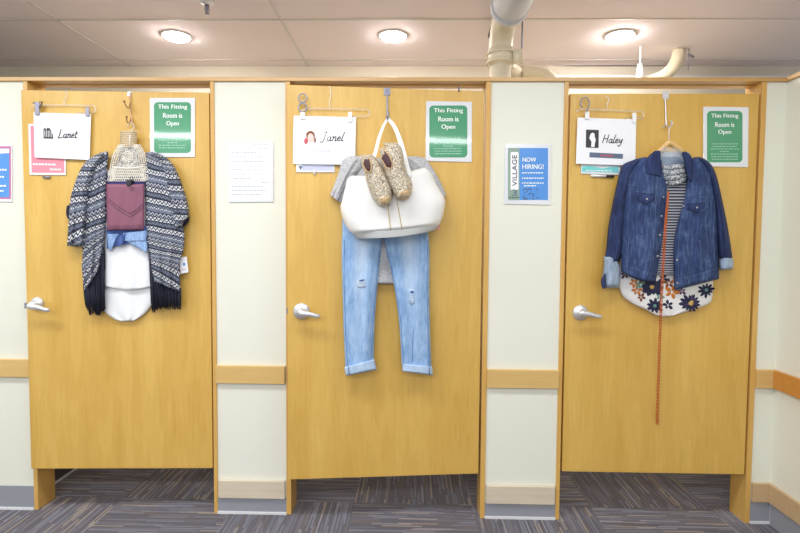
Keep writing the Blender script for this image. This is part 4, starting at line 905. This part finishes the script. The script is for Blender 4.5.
B = MB(); sheet(B, pl, [(684, 160), (686.5, 172), (685.5, 190), (682.5, 205), (677.5, 222), (673.5, 242), (673, 265), (674.5, 290.5)], [(695, 157), (706, 161.5), (712.5, 172), (716.5, 195), (718, 220), (718.5, 245), (719, 262), (719, 279)], 0.038, 0.048,
    [(1.5, 0.006, 0.1, 0.2, 0.6), (3.3, 0.003, 0.3, 0.3, 1)], nu=50, nv=70, p=0.4, hem=0.02, top=0.05); bv = B.bvh(); frontB = B.build('right_front', m_jacket, t, True)
sheet(MB(), pl, [(641, 158), (629, 161.5), (622, 166), (618.5, 177), (613.5, 199), (608.5, 225), (606, 250), (603.5, 262)], [(646, 157), (638, 167), (632, 178), (628.5, 195), (625.5, 215), (623, 238), (621, 256), (617, 262)], 0.022, 0.060, [(1.3, 0.006, 0.2, 0.25, 0.7), (3, 0.003, .5, .3, .8)], nu=30, nv=50, p=0.5, top=0.08).build('sleeve', m_jackd, t, True)
sheet(MB(), pl, [(696, 157), (703, 166), (709.5, 178), (713.5, 198), (716, 218), (717.5, 238), (719, 258)], [(700, 157), (709, 162), (716, 174), (721.5, 196), (726.5, 220), (730, 240), (732.5, 258)], 0.022, 0.060, [(1.3, 0.006, 0.1, 0.25, 0.7), (3, 0.003, .3, .3, .8)], nu=30, nv=50, p=0.5, top=0.08).build('sleeve', m_jackd, t, True)
sheet(MB(), pl, [(603.8, 256), (603.6, 266), (602.5, 276), (602, 288)], [(613, 255.5), (618.5, 263), (620.8, 274), (618.8, 288)], 0.024, 0.066, [(1.8, 0.005, 0.3, 0.4, 0.5)], nu=26, nv=26, p=0.5, top=0.12, hem=0.1).build('turned_cuff', m_jcuff, t, True)
sheet(MB(), pl, [(601, 279), (601, 284), (602.5, 288.6)], [(606, 272), (606.5, 282), (605.5, 288.6)], 0.03, 0.064, nu=12, nv=12).build('cuff_edge', m_jackd, t, True)
sheet(MB(), pl, [(719.5, 258.5), (719, 264), (720, 270.5)], [(731.5, 255.8), (733.6, 261.5), (733, 268.6)], 0.024, 0.060, [(1.8, 0.003, 0.3, 0.4, 0.5)], nu=20, nv=16, p=0.45, top=0.12, hem=0.12).build('turned_cuff', m_jcuff, t, True)
sheet(MB(), pl, [(655, 150.5), (648, 157), (645, 166), (645, 175)], [(660.5, 150.5), (660.8, 160), (662.3, 170), (660.5, 177)], 0.074, 0.020, nu=24, nv=24, p=0.4, top=0.1, hem=0.08).build('collar', m_jackd, t, True)
sheet(MB(), pl, [(681.5, 152), (683.5, 160), (685.5, 170), (689, 181)], [(686, 151.5), (691, 156), (693.8, 166), (691.5, 183)], 0.074, 0.020, nu=24, nv=24, p=0.4, top=0.1, hem=0.08).build('collar', m_jackd, t, True)
def S(v, q, r_=0.0009):
    sm = MB(); seam(sm, v, pl, q, r_); sm.build('stitch_line', m_stitch, frontA if v is av else frontB, True)
S(av, [(626, 184.5), (645, 187), (665.5, 189.5)]); S(bv, [(686, 195), (700, 197), (715.5, 197.5)], 0.0009)
S(av, [(637, 205), (636, 235), (640, 272)]); S(av, [(651, 205), (650, 240), (651, 275)]); S(av, [(656, 190), (655, 230), (651, 262), (647, 276)])
S(av, [(621.5, 265), (640, 270.5), (657.5, 275)]); S(av, [(630, 235), (626, 262)]); S(av, [(631, 188), (628, 225), (629, 262)])
S(bv, [(693, 216), (692, 245), (687, 280)]); S(bv, [(705, 216), (708, 245), (706, 272)]); S(bv, [(684, 198), (681, 220), (678, 250), (679, 284)])
S(bv, [(674, 279), (690, 277), (718.5, 268)]); S(bv, [(715, 200), (713, 235), (715, 262)])
for a in (0, 1.2): S(bv, [(699 + a, 240), (702 + a, 264)])
for v, q in ((av, [(634.5, 191.5), (655.5, 193.5), (655, 200.5), (646.5, 206), (636, 200)]), (bv, [(685.5, 203), (705.5, 201.5), (705, 208), (697.5, 214), (687, 210)])):
    k = MB(); patch(k, v, pl, q, 0.004, fallback=0.08); for_ = q + [q[0]]; seam(k, v, pl, for_, 0.0010, 40, 0.005, 1, 0.08)
    k.build('pocket_flap', [m_jackd, m_stitch], frontA if v is av else frontB, True)
for v, (x, y) in ((av, (647, 199)), (bv, (697, 207.5)), (av, (663.5, 197)), (av, (661.5, 216)), (av, (660, 235)), (av, (657.5, 256)), (bv, (683.5, 206)), (bv, (677, 260)), (bv, (677.5, 283))):
    MB().lathe(onto(v, pl, x, y, 0.003, 0.08), pl.n, [(0, 0.0042), (0.002, 0.0042), (0.003, 0.003), (0.003, 0)], 12).build('button', m_button, frontA if v is av else frontB, True)
# long bead necklace
t = thing('bead_necklace', 'very long amber bead necklace hanging down the front of the denim jacket', 'necklace', pl.at(657, 423, 0.1))
for dx, o_, y1 in ((-0.75, 0.100, 422.5), (0.75, 0.102, 424)):
    b = MB(); path = cr([(668.5, 192, 0.088), (667, 208, 0.092), (665.2, 230, 0.096), (663.2, 265, o_), (661.3, 300, o_ - 0.035), (659.8, 340, 0.03), (658.5, 380, 0.016), (657.3, y1, 0.012)], 100)
    for x, y, q in path: b.ball(pl.at(x + dx * min(1, (y - 178) / 40), y, q), 0.0036, 0, 6)
    b.tube([pl.at(x + dx * min(1, (y - 178) / 40), y, q) for x, y, q in path], 0.0018, 5); b.build('bead_strand', m_beadw, t, True)
